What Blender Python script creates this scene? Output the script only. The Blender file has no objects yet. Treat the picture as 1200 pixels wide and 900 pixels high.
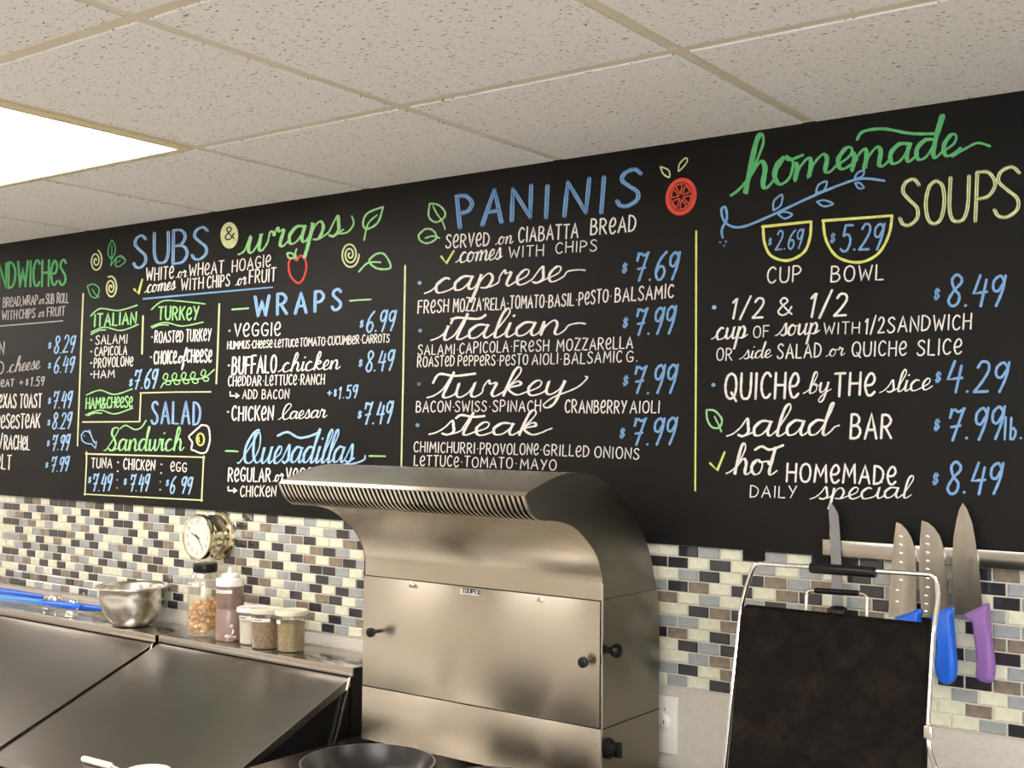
import bpy, bmesh, math, random
from mathutils import Vector, Matrix
R_ = random.Random(7)
scene = bpy.context.scene
H = 2.4                       # ceiling height (m)
# ---------------------------------------------------------------- camera
F_PX = 1399.10
CAM = Vector((0.93382, -2.29312, 1.77277))
RX = Vector((0.80661006, 0.59099139, 0.01045858))      # right
RD = Vector((-0.01376516, 0.03647049, -0.99923992))    # down
RF = Vector((-0.59092362, 0.80585301, 0.03755256))     # forward
cd = bpy.data.cameras.new('camera'); cam = bpy.data.objects.new('camera', cd)
scene.collection.objects.link(cam)
up = -RD; bk = -RF
cam.matrix_world = Matrix(((RX.x, up.x, bk.x, CAM.x), (RX.y, up.y, bk.y, CAM.y), (RX.z, up.z, bk.z, CAM.z), (0, 0, 0, 1)))
cd.sensor_width = 36; cd.lens = F_PX / 1200 * 36; cd.clip_start = 0.05
scene.camera = cam
# ---------------------------------------------------------------- world, exposure
w = bpy.data.worlds.new('world'); scene.world = w; w.use_nodes = True
w.node_tree.nodes['Background'].inputs[0].default_value = (.88, .94, 1.0, 1)
w.node_tree.nodes['Background'].inputs[1].default_value = 5.0     # sky light for the unseen window added behind the viewer to brighten the ceiling
vs = scene.view_settings
vs.view_transform = 'Standard'; vs.look = 'None'; vs.gamma = 1; vs.use_curve_mapping = False
vs.exposure = 0.68
LIGHT_COL = (1.0, .92, .85); LIGHT_STR = 9.0


def un(u, v, **k):
    """the point of the room seen at pixel (u, v) on the plane x=, y= or z= value"""
    d = RX * ((u - 600) / F_PX) + RD * ((v - 450) / F_PX) + RF
    (a, val), = k.items(); i = 'xyz'.index(a)
    return CAM + d * ((val - CAM[i]) / d[i])


# ---------------------------------------------------------------- materials
def s2l(c):
    return tuple(((x / 255) / 12.92 if x / 255 <= .04045 else ((x / 255 + .055) / 1.055) ** 2.4) for x in c)


def mat(name, col, rough=.5, metal=0, noise=None, bump=None, **kw):
    """noise=(scale, amount, detail[, stretch]) varies colour; bump=(scale, strength, distance[, stretch])"""
    m = bpy.data.materials.new(name); m.use_nodes = True
    nt = m.node_tree; b = nt.nodes['Principled BSDF']; N = nt.nodes.new; L = nt.links.new
    c = (*col, 1)
    b.inputs['Base Color'].default_value = c
    b.inputs['Roughness'].default_value = rough; b.inputs['Metallic'].default_value = metal
    for k, v in kw.items(): b.inputs[k.replace('_', ' ')].default_value = v
    tc = N('ShaderNodeTexCoord')

    def tex(scale, detail, st):
        mp = N('ShaderNodeMapping'); L(tc.outputs['Object'], mp.inputs[0]); mp.inputs['Scale'].default_value = st
        t = N('ShaderNodeTexNoise'); t.inputs['Scale'].default_value = scale; t.inputs['Detail'].default_value = detail
        L(mp.outputs[0], t.inputs['Vector']); return t
    if noise:
        t = tex(noise[0], noise[2], noise[3] if len(noise) > 3 else (1, 1, 1))
        r = N('ShaderNodeMapRange'); r.inputs['From Min'].default_value = .3; r.inputs['From Max'].default_value = .7
        r.inputs['To Min'].default_value = 1 - noise[1]; r.inputs['To Max'].default_value = 1 + noise[1]
        L(t.outputs[0], r.inputs[0])
        vm = N('ShaderNodeVectorMath'); vm.operation = 'SCALE'; vm.inputs[0].default_value = col
        L(r.outputs[0], vm.inputs['Scale']); L(vm.outputs[0], b.inputs['Base Color'])
    if bump:
        t = tex(bump[0], 3, bump[3] if len(bump) > 3 else (1, 1, 1))
        bp = N('ShaderNodeBump'); bp.inputs['Strength'].default_value = bump[1]; bp.inputs['Distance'].default_value = bump[2]
        L(t.outputs[0], bp.inputs['Height']); L(bp.outputs[0], b.inputs['Normal'])
    return m


def emis(name, col, s):
    m = bpy.data.materials.new(name); m.use_nodes = True; b = m.node_tree.nodes['Principled BSDF']
    b.inputs['Base Color'].default_value = (.8, .8, .8, 1)
    b.inputs['Emission Color'].default_value = (*col, 1); b.inputs['Emission Strength'].default_value = s
    return m


def clear(name, tint=(1, 1, 1), gloss=.12, rough=.08, haze=0.0):
    """thin clear plastic wall: see-through with a little gloss and haze"""
    m = bpy.data.materials.new(name); m.use_nodes = True; nt = m.node_tree; nt.nodes.clear(); N = nt.nodes.new; L = nt.links.new
    o = N('ShaderNodeOutputMaterial'); t = N('ShaderNodeBsdfTransparent'); t.inputs[0].default_value = (*tint, 1)
    g = N('ShaderNodeBsdfGlossy'); g.inputs['Roughness'].default_value = rough; g.inputs[0].default_value = (1, 1, 1, 1)
    d = N('ShaderNodeBsdfDiffuse'); d.inputs[0].default_value = (.8, .78, .72, 1)
    m1 = N('ShaderNodeMixShader'); m1.inputs[0].default_value = haze; L(t.outputs[0], m1.inputs[1]); L(d.outputs[0], m1.inputs[2])
    fr = N('ShaderNodeLayerWeight'); fr.inputs[0].default_value = .5
    pw = N('ShaderNodeMath'); pw.operation = 'POWER'; pw.inputs[1].default_value = 4; L(fr.outputs['Facing'], pw.inputs[0])
    ma = N('ShaderNodeMath'); ma.operation = 'MULTIPLY_ADD'; ma.inputs[1].default_value = .45; ma.inputs[2].default_value = gloss * .3; ma.use_clamp = True
    L(pw.outputs[0], ma.inputs[0])
    m2 = N('ShaderNodeMixShader'); L(ma.outputs[0], m2.inputs[0]); L(m1.outputs[0], m2.inputs[1]); L(g.outputs[0], m2.inputs[2])
    L(m2.outputs[0], o.inputs[0]); return m


def steel(name, col=(.62, .58, .52), rough=.3, stretch=(1, 60, 60), bs=.06, aniso=.0, smudge=.25, brush=(1, 0, 0)):
    m = mat(name, col, rough, 1.0)
    nt = m.node_tree; b = nt.nodes['Principled BSDF']; N = nt.nodes.new; L = nt.links.new
    tc = N('ShaderNodeTexCoord'); t = N('ShaderNodeTexNoise'); t.inputs['Scale'].default_value = 2.2; t.inputs['Detail'].default_value = 2
    L(tc.outputs['Object'], t.inputs[0])
    r = N('ShaderNodeMapRange'); r.inputs['From Min'].default_value = .1; r.inputs['From Max'].default_value = .9
    r.inputs['To Min'].default_value = rough * (1 - smudge * .35); r.inputs['To Max'].default_value = rough * (1 + smudge * .35)
    L(t.outputs[0], r.inputs[0]); L(r.outputs[0], b.inputs['Roughness'])
    if aniso:
        b.inputs['Anisotropic'].default_value = aniso
        ge_ = N('ShaderNodeNewGeometry'); cr_ = N('ShaderNodeVectorMath'); cr_.operation = 'CROSS_PRODUCT'; cr_.inputs[1].default_value = brush
        L(ge_.outputs['Normal'], cr_.inputs[0]); L(cr_.outputs[0], b.inputs['Tangent'])       # blur runs across the brushing
    return m


M = {}
M['grout'] = mat('grout', (.68, .64, .52), .8, bump=(300, .3, .001))
M['wall'] = mat('wall_paint', (.56, .525, .46), .8, noise=(60, .05, 4), bump=(90, .6, .003, (1, 1, 2)))
M['wall_plain'] = mat('plain_wall', (.76, .73, .68), .8)
M['floor'] = mat('floor_vinyl', (.50, .46, .40), .5, noise=(8, .12, 5))
M['bar'] = mat('ceiling_bar_paint', (.66, .60, .47), .5)
M['board'] = mat('blackboard_paint', (.0058, .0050, .0043), .5, noise=(3.5, .35, 6), bump=(220, .25, .0006))
M['board'].node_tree.nodes['Principled BSDF'].inputs['Specular IOR Level'].default_value = .18
T_SPEC = dict(C=((.66, .66, .515), .12), G=((.31, .33, .33), .12), D=((.030, .028, .034), .16), B=((.20, .16, .125), .3))
for k, (c, r) in T_SPEC.items():
    M['tile' + k] = mat('mosaic_glass_' + k.lower(), c, r, noise=(55, .10 if k != 'B' else .3, 2), Coat_Weight=.5, Coat_Roughness=.08)
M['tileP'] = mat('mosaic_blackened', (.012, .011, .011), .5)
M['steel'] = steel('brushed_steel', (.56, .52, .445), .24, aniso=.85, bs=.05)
M['steel_side'] = steel('brushed_steel_side', (.24, .22, .18), .32, aniso=.6, brush=(0, 1, 0), stretch=(60, 60, 1), bs=.1, smudge=.35)  # base darkened to stand in for the black board the end panels reflect
M['lid'] = steel('lid_steel', (.27, .25, .225), .26, aniso=.7, stretch=(1, 60, 60), bs=.05, smudge=.3)  # base darkened in place of the dark surroundings the lids reflect
M['shelf'] = steel('shelf_steel', (.50, .47, .43), .2, stretch=(1, 50, 50), bs=.04)
M['polish'] = mat('polished_steel', (.66, .63, .57), .24, 1)
M['chrome'] = mat('chrome', (.85, .84, .82), .06, 1)
M['brass'] = mat('polished_brass_case', (.80, .72, .50), .13, 1)
M['black'] = mat('black_plastic', (.006, .006, .006), .28, Specular_IOR_Level=.25)
M['gap_shade'] = mat('black_gap_shade', (.006, .006, .006), .9)  # flat black for the shade in the louvre slots and the dark seams
M['blackmetal'] = mat('black_metal', (.02, .019, .018), .4, .6)
M['white'] = mat('white_plastic', (.78, .76, .72), .35)
M['paper'] = mat('label_paper', (.80, .77, .72), .6)
M['ink'] = mat('black_ink', (.02, .02, .03), .6)
M['pan'] = mat('pan_nonstick', (.010, .009, .008), .3, .0, noise=(160, .25, 3), bump=(200, .12, .0004))
M['inner'] = mat('bowl_inside', (.5, .47, .42), .3, 1)
M['panrim'] = mat('pan_rim', (.30, .28, .26), .3, 1)
M['blue'] = mat('blue_handle', (.005, .11, .62), .35)
M['blue2'] = mat('light_blue_handle', (.03, .22, .75), .35)
M['purple'] = mat('purple_handle', (.23, .105, .34), .4, bump=(300, .15, .0005))
M['blade'] = mat('knife_blade', (.50, .46, .40), .25, 1, noise=(18, .2, 3, (3, 3, .6)))
M['bladegrey'] = mat('grey_knife_blade', (.30, .30, .33), .35, 1)
M['pits'] = M['black']
CH = dict(W=(.76, .73, .68), U=(.17, .34, .60), G=(.10, .42, .15), Y=(.66, .68, .17), R=(.62, .06, .03), K=(.008, .008, .008),
          L=(.30, .50, .78), N=(.30, .62, .25), C=(.62, .66, .36), S=(.45, .43, .42), V=(.08, .17, .35), Z=(.24, .27, .10))
for k, c in CH.items():
    M['ch' + k] = mat('chalk_paint_' + k, c, .75, noise=(120, .12, 2))


# ---------------------------------------------------------------- geometry helpers
class MB:
    def __init__(s): s.b = bmesh.new(); s.mi = 0

    def face(s, pts):
        vs_ = [s.b.verts.new(p) for p in pts]
        try:
            f = s.b.faces.new(vs_); f.material_index = s.mi; return f
        except ValueError: return None

    def box(s, a, c, bev=0.0):
        x0, y0, z0 = a; x1, y1, z1 = c
        r = bmesh.ops.create_cube(s.b, size=1); vs_ = r['verts']
        for v in vs_: v.co = Vector(((x0 + x1) / 2 + v.co.x * (x1 - x0), (y0 + y1) / 2 + v.co.y * (y1 - y0), (z0 + z1) / 2 + v.co.z * (z1 - z0)))
        if bev > 0: bmesh.ops.bevel(s.b, geom=list({e for v in vs_ for e in v.link_edges}), offset=bev, segments=2, profile=.5, affect='EDGES')
        return s

    def lathe(s, prof, loc=(0, 0, 0), axis=(0, 0, 1), n=32, close=False):
        ax = Vector(axis).normalized(); q = Vector((0, 0, 1)).rotation_difference(ax); loc = Vector(loc); rings = []
        for r, z in prof:
            if r < 1e-6: rings.append([s.b.verts.new(loc + q @ Vector((0, 0, z)))])
            else: rings.append([s.b.verts.new(loc + q @ Vector((r * math.cos(2 * math.pi * i / n), r * math.sin(2 * math.pi * i / n), z))) for i in range(n)])
        for A, B in zip(rings, rings[1:]):
            for i in range(n):
                j = (i + 1) % n
                if len(A) == 1 and len(B) == 1: continue
                if len(A) == 1: fv = (A[0], B[i], B[j])
                elif len(B) == 1: fv = (A[i], B[0], A[j])
                else: fv = (A[i], B[i], B[j], A[j])
                try: f = s.b.faces.new(fv); f.material_index = s.mi
                except ValueError: pass
        return s

    def tube(s, pts, r, n=10, caps=True):
        pts = [Vector(p) for p in pts]; rad = r if isinstance(r, (list, tuple)) else [r] * len(pts); rings = []
        prev = None
        for i, p in enumerate(pts):
            t = ((pts[min(i + 1, len(pts) - 1)] - p).normalized() + (p - pts[max(i - 1, 0)]).normalized())
            t = t.normalized() if t.length > 1e-9 else Vector((0, 0, 1))
            if prev is None: a = t.orthogonal().normalized()
            else: a = (prev - t * prev.dot(t)).normalized()
            prev = a; c = t.cross(a)
            rings.append([s.b.verts.new(p + (a * math.cos(2 * math.pi * k / n) + c * math.sin(2 * math.pi * k / n)) * rad[i]) for k in range(n)])
        for A, B in zip(rings, rings[1:]):
            for i in range(n):
                f = s.b.faces.new((A[i], A[(i + 1) % n], B[(i + 1) % n], B[i])); f.material_index = s.mi
        if caps:
            for q in (rings[0][::-1], rings[-1]):
                f = s.b.faces.new(q); f.material_index = s.mi
        return s

    def prism(s, poly, axis, a0, a1):
        """poly: 2-D outline in the two axes other than `axis`, extruded from a0 to a1"""
        def P(p, a):
            if axis == 'x': return (a, p[0], p[1])
            if axis == 'y': return (p[0], a, p[1])
            return (p[0], p[1], a)
        A = [s.b.verts.new(P(p, a0)) for p in poly]; B = [s.b.verts.new(P(p, a1)) for p in poly]; n = len(poly)
        for i in range(n):
            f = s.b.faces.new((A[i], A[(i + 1) % n], B[(i + 1) % n], B[i])); f.material_index = s.mi
        for q in (A[::-1], B):
            f = s.b.faces.new(q); f.material_index = s.mi
        return s

    def ball(s, c, r, sc=(1, 1, 1), sub=2):
        q = bmesh.ops.create_icosphere(s.b, subdivisions=sub, radius=r)
        for v in q['verts']: v.co = Vector((v.co.x * sc[0] + c[0], v.co.y * sc[1] + c[1], v.co.z * sc[2] + c[2]))
        for f in {f for v in q['verts'] for f in v.link_faces}: f.material_index = s.mi
        return s

    def mesh(s, name, mats, smooth=True, ang=35, fix=True):
        if fix: bmesh.ops.recalc_face_normals(s.b, faces=s.b.faces)
        me = bpy.data.meshes.new(name); s.b.to_mesh(me); s.b.free()
        for m in (mats if isinstance(mats, (list, tuple)) else [mats]): me.materials.append(m)
        if smooth:
            me.shade_smooth(); me.set_sharp_from_angle(angle=math.radians(ang))
        return me

    def build(s, name, mats, parent=None, smooth=True, ang=35, label=None, fix=True):
        return link(name, s.mesh(name, mats, smooth, ang, fix), parent, label)


def link(name, me, parent=None, label=None):
    o = bpy.data.objects.new(name, me); scene.collection.objects.link(o)
    if parent: o.parent = parent; o.matrix_parent_inverse = Matrix.Translation(-parent.location) if parent.type == 'EMPTY' else Matrix()
    if label: o['label'] = label
    return o


def thing(name, label, cat, loc=(0, 0, 0), group=None):
    o = bpy.data.objects.new(name, None); scene.collection.objects.link(o); o.location = loc; o.empty_display_size = .02
    o['label'] = label; o['category'] = cat
    if group: o['group'] = group
    return o


def tag(o, label, cat, group=None, kind=None):
    o['label'] = label; o['category'] = cat
    if group: o['group'] = group
    if kind: o['kind'] = kind
    return o


def struct(o): o['kind'] = 'structure'; return o


# ---------------------------------------------------------------- the room
m = MB(); m.box((-5, -4.6, -.05), (4.6, .1, 0)); struct(m.build('floor', M['floor'], smooth=False))
m = MB(); m.box((-5.1, -4.6, 0), (-5, .1, H + .1)); struct(m.build('wall_left', M['wall_plain'], smooth=False))
m = MB(); m.box((4.6, -4.6, 0), (4.7, .1, H + .1)); struct(m.build('wall_right', M['wall_plain'], smooth=False))
WX0, WX1, WZ0, WZ1 = .7, 4.3, .85, 2.25
m = MB()
for a, c in (((-5, 0), (WX0, H + .1)), ((WX1, 0), (4.6, H + .1)), ((WX0, 0), (WX1, WZ0)), ((WX0, WZ1), (WX1, H + .1))): m.box((a[0], -4.7, a[1]), (c[0], -4.6, c[1]))
struct(m.build('wall_front', M['wall_plain'], smooth=False))
m = MB()
for a, c in (((WX0, WZ0), (WX1, WZ0 + .05)), ((WX0, WZ1 - .05), (WX1, WZ1)), ((WX0, WZ0 + .05), (WX0 + .05, WZ1 - .05)), ((WX1 - .05, WZ0 + .05), (WX1, WZ1 - .05)), ((2.475, WZ0 + .05), (2.525, WZ1 - .05))):
    m.box((a[0], -4.68, a[1]), (c[0], -4.61, c[1]))
struct(m.build('added_window_1', mat('added_window_frame', (.7, .69, .66), .4), smooth=False))  # unseen window, added so daylight lifts the ceiling
m = MB(); m.box((-5, 0, 0), (4.6, .1, H + .1)); wall = struct(m.build('wall_back', M['wall'], smooth=False))
m = MB(); m.box((-5, -4.6, H + .012), (4.6, 0, H + .1)); ceil = struct(m.build('ceiling', M['wall_plain'], smooth=False))

# ceiling grid: 2 ft lay-in panels with a dropped face, flecked with short fissures
T = .6096; Y1 = -.567


def fissured():
    m = mat('fissured_panel', (.78, .765, .745), .9)
    nt = m.node_tree; b = nt.nodes['Principled BSDF']; N = nt.nodes.new; L = nt.links.new
    tc = N('ShaderNodeTexCoord'); geo = N('ShaderNodeNewGeometry')
    masks = []
    for rot, off in ((.5, 0), (-1.1, 3.1)):
        mp = N('ShaderNodeMapping'); mp.inputs['Rotation'].default_value = (0, 0, rot); mp.inputs['Location'].default_value = (off, off, 0)
        mp.inputs['Scale'].default_value = (1, 1.9, 1)
        L(geo.outputs['Position'], mp.inputs[0])
        t = N('ShaderNodeTexNoise'); t.inputs['Scale'].default_value = 88; t.inputs['Detail'].default_value = 2; t.inputs['Roughness'].default_value = .6
        t.inputs['Distortion'].default_value = .6
        L(mp.outputs[0], t.inputs['Vector'])
        r = N('ShaderNodeMapRange'); r.inputs['From Min'].default_value = .655; r.inputs['From Max'].default_value = .675; L(t.outputs[0], r.inputs[0]); masks.append(r)
    mx = N('ShaderNodeMath'); mx.operation = 'MAXIMUM'; L(masks[0].outputs[0], mx.inputs[0]); L(masks[1].outputs[0], mx.inputs[1])
    c = N('ShaderNodeMix'); c.data_type = 'RGBA'; c.inputs[6].default_value = (.78, .765, .745, 1); c.inputs[7].default_value = (.22, .19, .16, 1)
    L(mx.outputs[0], c.inputs[0]); L(c.outputs[2], b.inputs['Base Color'])
    bp = N('ShaderNodeBump'); bp.invert = True; bp.inputs['Strength'].default_value = .6; bp.inputs['Distance'].default_value = .002
    L(mx.outputs[0], bp.inputs['Height']); L(bp.outputs[0], b.inputs['Normal'])
    return m


M['panel'] = fissured()
g = .014


def panel_mesh(x0, y0, x1, y1):
    m = MB(); e = .0015
    z0, z1 = H - .0032, H + .011
    top = [(x0 + g, y0 + g), (x1 - g, y0 + g), (x1 - g, y1 - g), (x0 + g, y1 - g)]
    bot = [(x0 + g + e, y0 + g + e), (x1 - g - e, y0 + g + e), (x1 - g - e, y1 - g - e), (x0 + g + e, y1 - g - e)]
    m.face([(x, y, z0) for x, y in bot])
    for i in range(4):
        j = (i + 1) % 4
        m.face([(*top[i], z0 + .0012), (*top[j], z0 + .0012), (*bot[j], z0), (*bot[i], z0)])
        m.face([(*top[i], z1), (*top[j], z1), (*top[j], z0 + .0012), (*top[i], z0 + .0012)])
    return m


ys = [0, Y1] + [Y1 - T * i for i in range(1, 8)]
LIGHTS = [(-4, 1), (2, 1), (-8, 1), (-4, 5), (2, 5), (-8, 5), (-1, 3)]     # (first column, row) of each two-panel fixture
taken = {(a + d, r) for a, r in LIGHTS for d in (0, 1)}
shared = None
for ix in range(-8, 7):
    for r in range(len(ys) - 1):
        if (ix, r) in taken: continue
        x0, x1, y1, y0 = ix * T, (ix + 1) * T, ys[r], ys[r + 1]
        if y0 < -4.6: y0 = -4.6
        panel_mesh(x0, y0, x1, y1).build('ceiling_panel', M['panel'], ceil, smooth=False)
for k in range(-8, 8):
    MB().box((k * T - .012, -4.6, H), (k * T + .012, -.0, H + .011)).build('grid_bar', M['bar'], ceil, smooth=False)
for i, y in enumerate(ys[1:]):
    if y < -4.6: continue
    MB().box((-5, y - .012, H - .0006), (4.6, y + .012, H + .01)).build('grid_bar', M['bar'], ceil, smooth=False)
MB().box((-5, -.022, H - .001), (4.6, 0, H + .01)).build('edge_trim', M['bar'], ceil, smooth=False)
M['glow'] = emis('light_diffuser', LIGHT_COL, LIGHT_STR)
M['fixture'] = mat('fixture_cream', (.72, .62, .38), .4)
LLAB = ['large ceiling light panel glowing white at the upper left, near the menu board']
for a, r in LIGHTS:
    x0, x1 = a * T, (a + 2) * T; yt, yb = ys[r], ys[r + 1]
    first = (a, r) == (-4, 1)
    t = thing('ceiling_light', LLAB[0] if first else 'ceiling light panel outside the picture, elsewhere over the kitchen', 'light', ((x0 + x1) / 2, (yt + yb) / 2, H),
              None if first else 'other ceiling lights')
    m = MB(); d = .013; q = .03
    for a_, c_ in (((x0 + d, yb + d), (x1 - d, yb + q)), ((x0 + d, yt - q), (x1 - d, yt - d)), ((x0 + d, yb + q), (x0 + q, yt - q)), ((x1 - q, yb + q), (x1 - d, yt - q))):
        m.box((*a_, H - .009), (*c_, H + .011))
    m.build('frame', M['fixture'], t, smooth=False)
    MB().box((x0 + q, yb + q, H - .004), (x1 - q, yt - q, H + .01)).build('diffuser', M['glow'], t, smooth=False)

# ---------------------------------------------------------------- mosaic on the back wall
PX, PZ = .0497, .0251; ZT = 1.5278; ZB = ZT - 12 * PZ
MB().box((-4.6, -.003, ZB - .001), (3.2, 0, ZT + .004)).build('grout', M['grout'], wall, smooth=False)
grid = {}


def seg(r, u, v, s):
    """colours of row r read from the left-edge pixel (u, v) of its first tile"""
    k = round(un(u, v, y=0).x / PX - (.5 if r % 2 else 0))
    for i, ch in enumerate(s):
        if ch != '.': grid[(r, k + i)] = ch


for r, s in enumerate(['CCGDBCDDDGBDCDDCBCGDG', 'DDCGDGCGCDCBDCGDGDCG', 'CGBDCBDCDCGDCDDCBGBC', 'DDGBCGCCGBCDGGDCDCGC', 'CCDCGBDDBCDGCCDCGDBC',
                       'GGBCDCBCDGDCGBGDCGDC', 'CCGDGDGDGCBGDGCDBDCDG', 'DDCDCGDCBGCDGDGCDBGC', 'GBGBCDCDCGDBCCGBGCDG', 'CCDCGCDBDCDGGCDCGCBC',
                       'CDGDBDGGDBGCDCGDCGCDC', 'BDDCGCGBCDGCDGCBDGDG']):
    u = [0, 5.3, 0, 5, 0, 3.8, 0, 3, 0, 1.3, 6.6, 1][r] if r % 2 else [0.5, 0, -.5, 0, -1, 0, -1.3, 0, -1.8, 0, -3, 0][r]
    seg(r, u, 583 + r * 8.7, s)
for r, (u, s) in enumerate([(258, 'GCDCDCC'), (265.8, 'CDCBGD'), (271.3, 'GBGCGB'), (269, 'CDDCDG'), (270.8, 'GGDGCD'), (263.5, 'DBCBDCG'), (270, 'CDGCGD'),
                            (267, 'GCDBCG'), (282, 'DCGCD'), (276, 'BBDCGB'), (270, 'DCGCBG'), (275, 'CDCGC')]):
    seg(r, u, 600 + r * 10.5, s)
for r, (u, s) in enumerate([(343.5, 'CGCCD'), (350.2, 'GCGDG'), (341.8, 'BDCCBD'), (349.3, 'CBDGC'), (341.2, 'DBCBDG'), (348.2, 'GDDGC'), (340.8, 'DCDGCD'),
                            (347.5, 'GDCDG'), (355, 'CBDCG'), (347, 'BDGCD'), (369.5, 'CDGB'), (361.5, 'CDGC')]):
    seg(r, u, 607 + r * 11, s)
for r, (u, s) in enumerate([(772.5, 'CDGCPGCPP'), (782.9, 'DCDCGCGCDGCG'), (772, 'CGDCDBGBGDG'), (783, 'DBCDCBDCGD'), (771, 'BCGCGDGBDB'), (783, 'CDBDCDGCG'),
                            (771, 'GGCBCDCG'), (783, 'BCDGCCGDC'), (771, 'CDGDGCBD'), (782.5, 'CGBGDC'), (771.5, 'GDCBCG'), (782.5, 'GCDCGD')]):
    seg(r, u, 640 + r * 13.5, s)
for r, (u, s) in enumerate([(1132.7, 'DBC'), (1149.4, 'DGC'), (1134, 'CDG'), (1149, 'GCD'), (1115, 'D.BC'.replace('B', 'G')), (1115.5, 'CBBDG'), (1101, 'DGDCC'),
                            (1115, 'CCGDC'), (1135, 'DBG'), (1118, 'GCGC'), (1101, 'CBCG'), (1118, 'CGDC')]):
    v0 = 660 + r * 14.6
    seg(r, u, v0, s)


def tile_mb(w_, h_, m=None, x=0, z=0, mi=0):
    m = m or MB(); m.mi = mi; e = .0016; yb, ym, yf = 0, -.0030, -.0042
    A = [(x, z), (x + w_, z), (x + w_, z + h_), (x, z + h_)]; Bq = [(x + e, z + e), (x + w_ - e, z + e), (x + w_ - e, z + h_ - e), (x + e, z + h_ - e)]
    m.face([(p[0], yf - .0012, p[1]) for p in Bq])
    for i in range(4):
        j = (i + 1) % 4
        m.face([(A[i][0], ym - .0012, A[i][1]), (A[j][0], ym - .0012, A[j][1]), (Bq[j][0], yf - .0012, Bq[j][1]), (Bq[i][0], yf - .0012, Bq[i][1])])
        m.face([(A[i][0], yb, A[i][1]), (A[j][0], yb, A[j][1]), (A[j][0], ym - .0012, A[j][1]), (A[i][0], ym - .0012, A[i][1])])
    return m


gx, gz = .0034, .0030; tw, th = PX - gx, PZ - gz
order = 'CGDBP'
tms = {c: tile_mb(tw, th).mesh('tile', M['tile' + c], smooth=False, fix=False) for c in order}
allk = [(r, k) for r in range(12) for k in range(-92, 64)]
for q in allk:
    if q not in grid: grid[q] = R_.choices('CGDB', (46, 21, 21, 12))[0]
vis = [(r, k) for r, k in allk if -28 <= k <= 8 and not (-19.3 <= k <= -7.5)]     # the part of the wall the picture shows, nearest first
vis.sort(key=lambda q: -q[1]); near = set(vis[:300])
far = MB()
for r, k in allk:
    x = (k + (.5 if r % 2 else 0)) * PX + gx / 2; z = ZT - (r + 1) * PZ + gz / 2; c = grid[(r, k)]
    if (r, k) in near:
        o = link('tile', tms[c], wall); o.location = (x, -.0006, z)
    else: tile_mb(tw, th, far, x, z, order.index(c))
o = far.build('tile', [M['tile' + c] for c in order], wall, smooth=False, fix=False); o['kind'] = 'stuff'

# ---------------------------------------------------------------- the menu board
BY = -.012
board = MB().box((-4.9, BY, ZT), (3.6, 0, H - .001)).build('menu_board', M['board'], smooth=False)
tag(board, 'long black hand-lettered menu board along the wall under the ceiling', 'menu board')
for q4 in ([(870.5, 640), (895.5, 640), (896, 657), (872.5, 655.5)], [(952.5, 640), (971.5, 640), (972.5, 661), (954, 660)]):
    m = MB(); m.prism([(p.x, p.z) for p in (un(u, v, y=-.008) for u, v in q4)], 'y', -.009, -.003); m.build('lower_tab', M['board'], board, smooth=False)

G = {}


def gl(ch, w, s):
    out = []
    for st in s.split(';'):
        st = st.strip(); kind = st[0]
        out.append((kind, [tuple(float(a) for a in p.split(',')) for p in st[1:].split()]))
    G[ch] = (w, out)


gl('A', .58, 'l 0,0 .29,1 .58,0;l .1,.35 .48,.35')
gl('B', .48, 'l 0,0 0,1;c 0,1 .26,.98 .4,.79 .28,.57 0,.52;c 0,.52 .34,.5 .48,.27 .33,.03 0,0')
gl('C', .48, 'c .46,.85 .34,.98 .18,.95 .03,.7 .02,.33 .15,.05 .34,.02 .47,.15')
gl('D', .52, 'l 0,0 0,1;c 0,1 .26,.95 .48,.72 .5,.4 .33,.08 0,0')
gl('E', .42, 'l .42,1 0,1 0,0 .42,0;l 0,.5 .36,.5')
gl('F', .42, 'l 0,0 0,1 .42,1;l 0,.52 .36,.52')
gl('G', .54, 'c .5,.85 .36,.98 .18,.94 .03,.68 .03,.33 .17,.05 .36,.02 .5,.12 .52,.42;l .28,.42 .53,.42')
gl('H', .5, 'l 0,0 0,1;l .5,0 .5,1;l 0,.52 .5,.52')
gl('I', .06, 'l .03,0 .03,1')
gl('J', .42, 'c .4,1 .4,.3 .3,.04 .12,.02 0,.2')
gl('K', .48, 'l 0,0 0,1;l .46,1 0,.42;l .14,.57 .48,0')
gl('L', .4, 'l 0,1 0,0 .4,0')
gl('M', .68, 'l 0,0 .08,1 .34,.32 .6,1 .68,0')
gl('N', .52, 'l 0,0 0,1 .52,0 .52,1')
O_ = 'c .3,1 .1,.87 .01,.5 .1,.12 .3,0 .5,.12 .58,.5 .5,.87 .3,1'
gl('O', .58, O_)
gl('P', .46, 'l 0,0 0,1;c 0,1 .28,.98 .45,.74 .3,.5 0,.45')
gl('Q', .58, O_ + ';l .34,.24 .6,-.1')
gl('R', .5, 'l 0,0 0,1;c 0,1 .28,.98 .45,.75 .3,.52 0,.48;l .18,.48 .5,0')
gl('S', .46, 'c .44,.87 .3,1 .1,.93 .05,.74 .22,.55 .42,.36 .43,.14 .25,0 .08,.03 0,.16')
gl('T', .48, 'l 0,1 .48,1;l .24,1 .24,0')
gl('U', .5, 'c 0,1 .0,.35 .09,.06 .25,0 .41,.06 .5,.35 .5,1')
gl('V', .5, 'l 0,1 .25,0 .5,1')
gl('W', .74, 'l 0,1 .18,0 .37,.75 .56,0 .74,1')
gl('X', .5, 'l 0,1 .5,0;l .5,1 0,0')
gl('Y', .5, 'l 0,1 .26,.48;l .5,1 .14,0')
gl('Z', .48, 'l 0,1 .48,1 0,0 .48,0')
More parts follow.
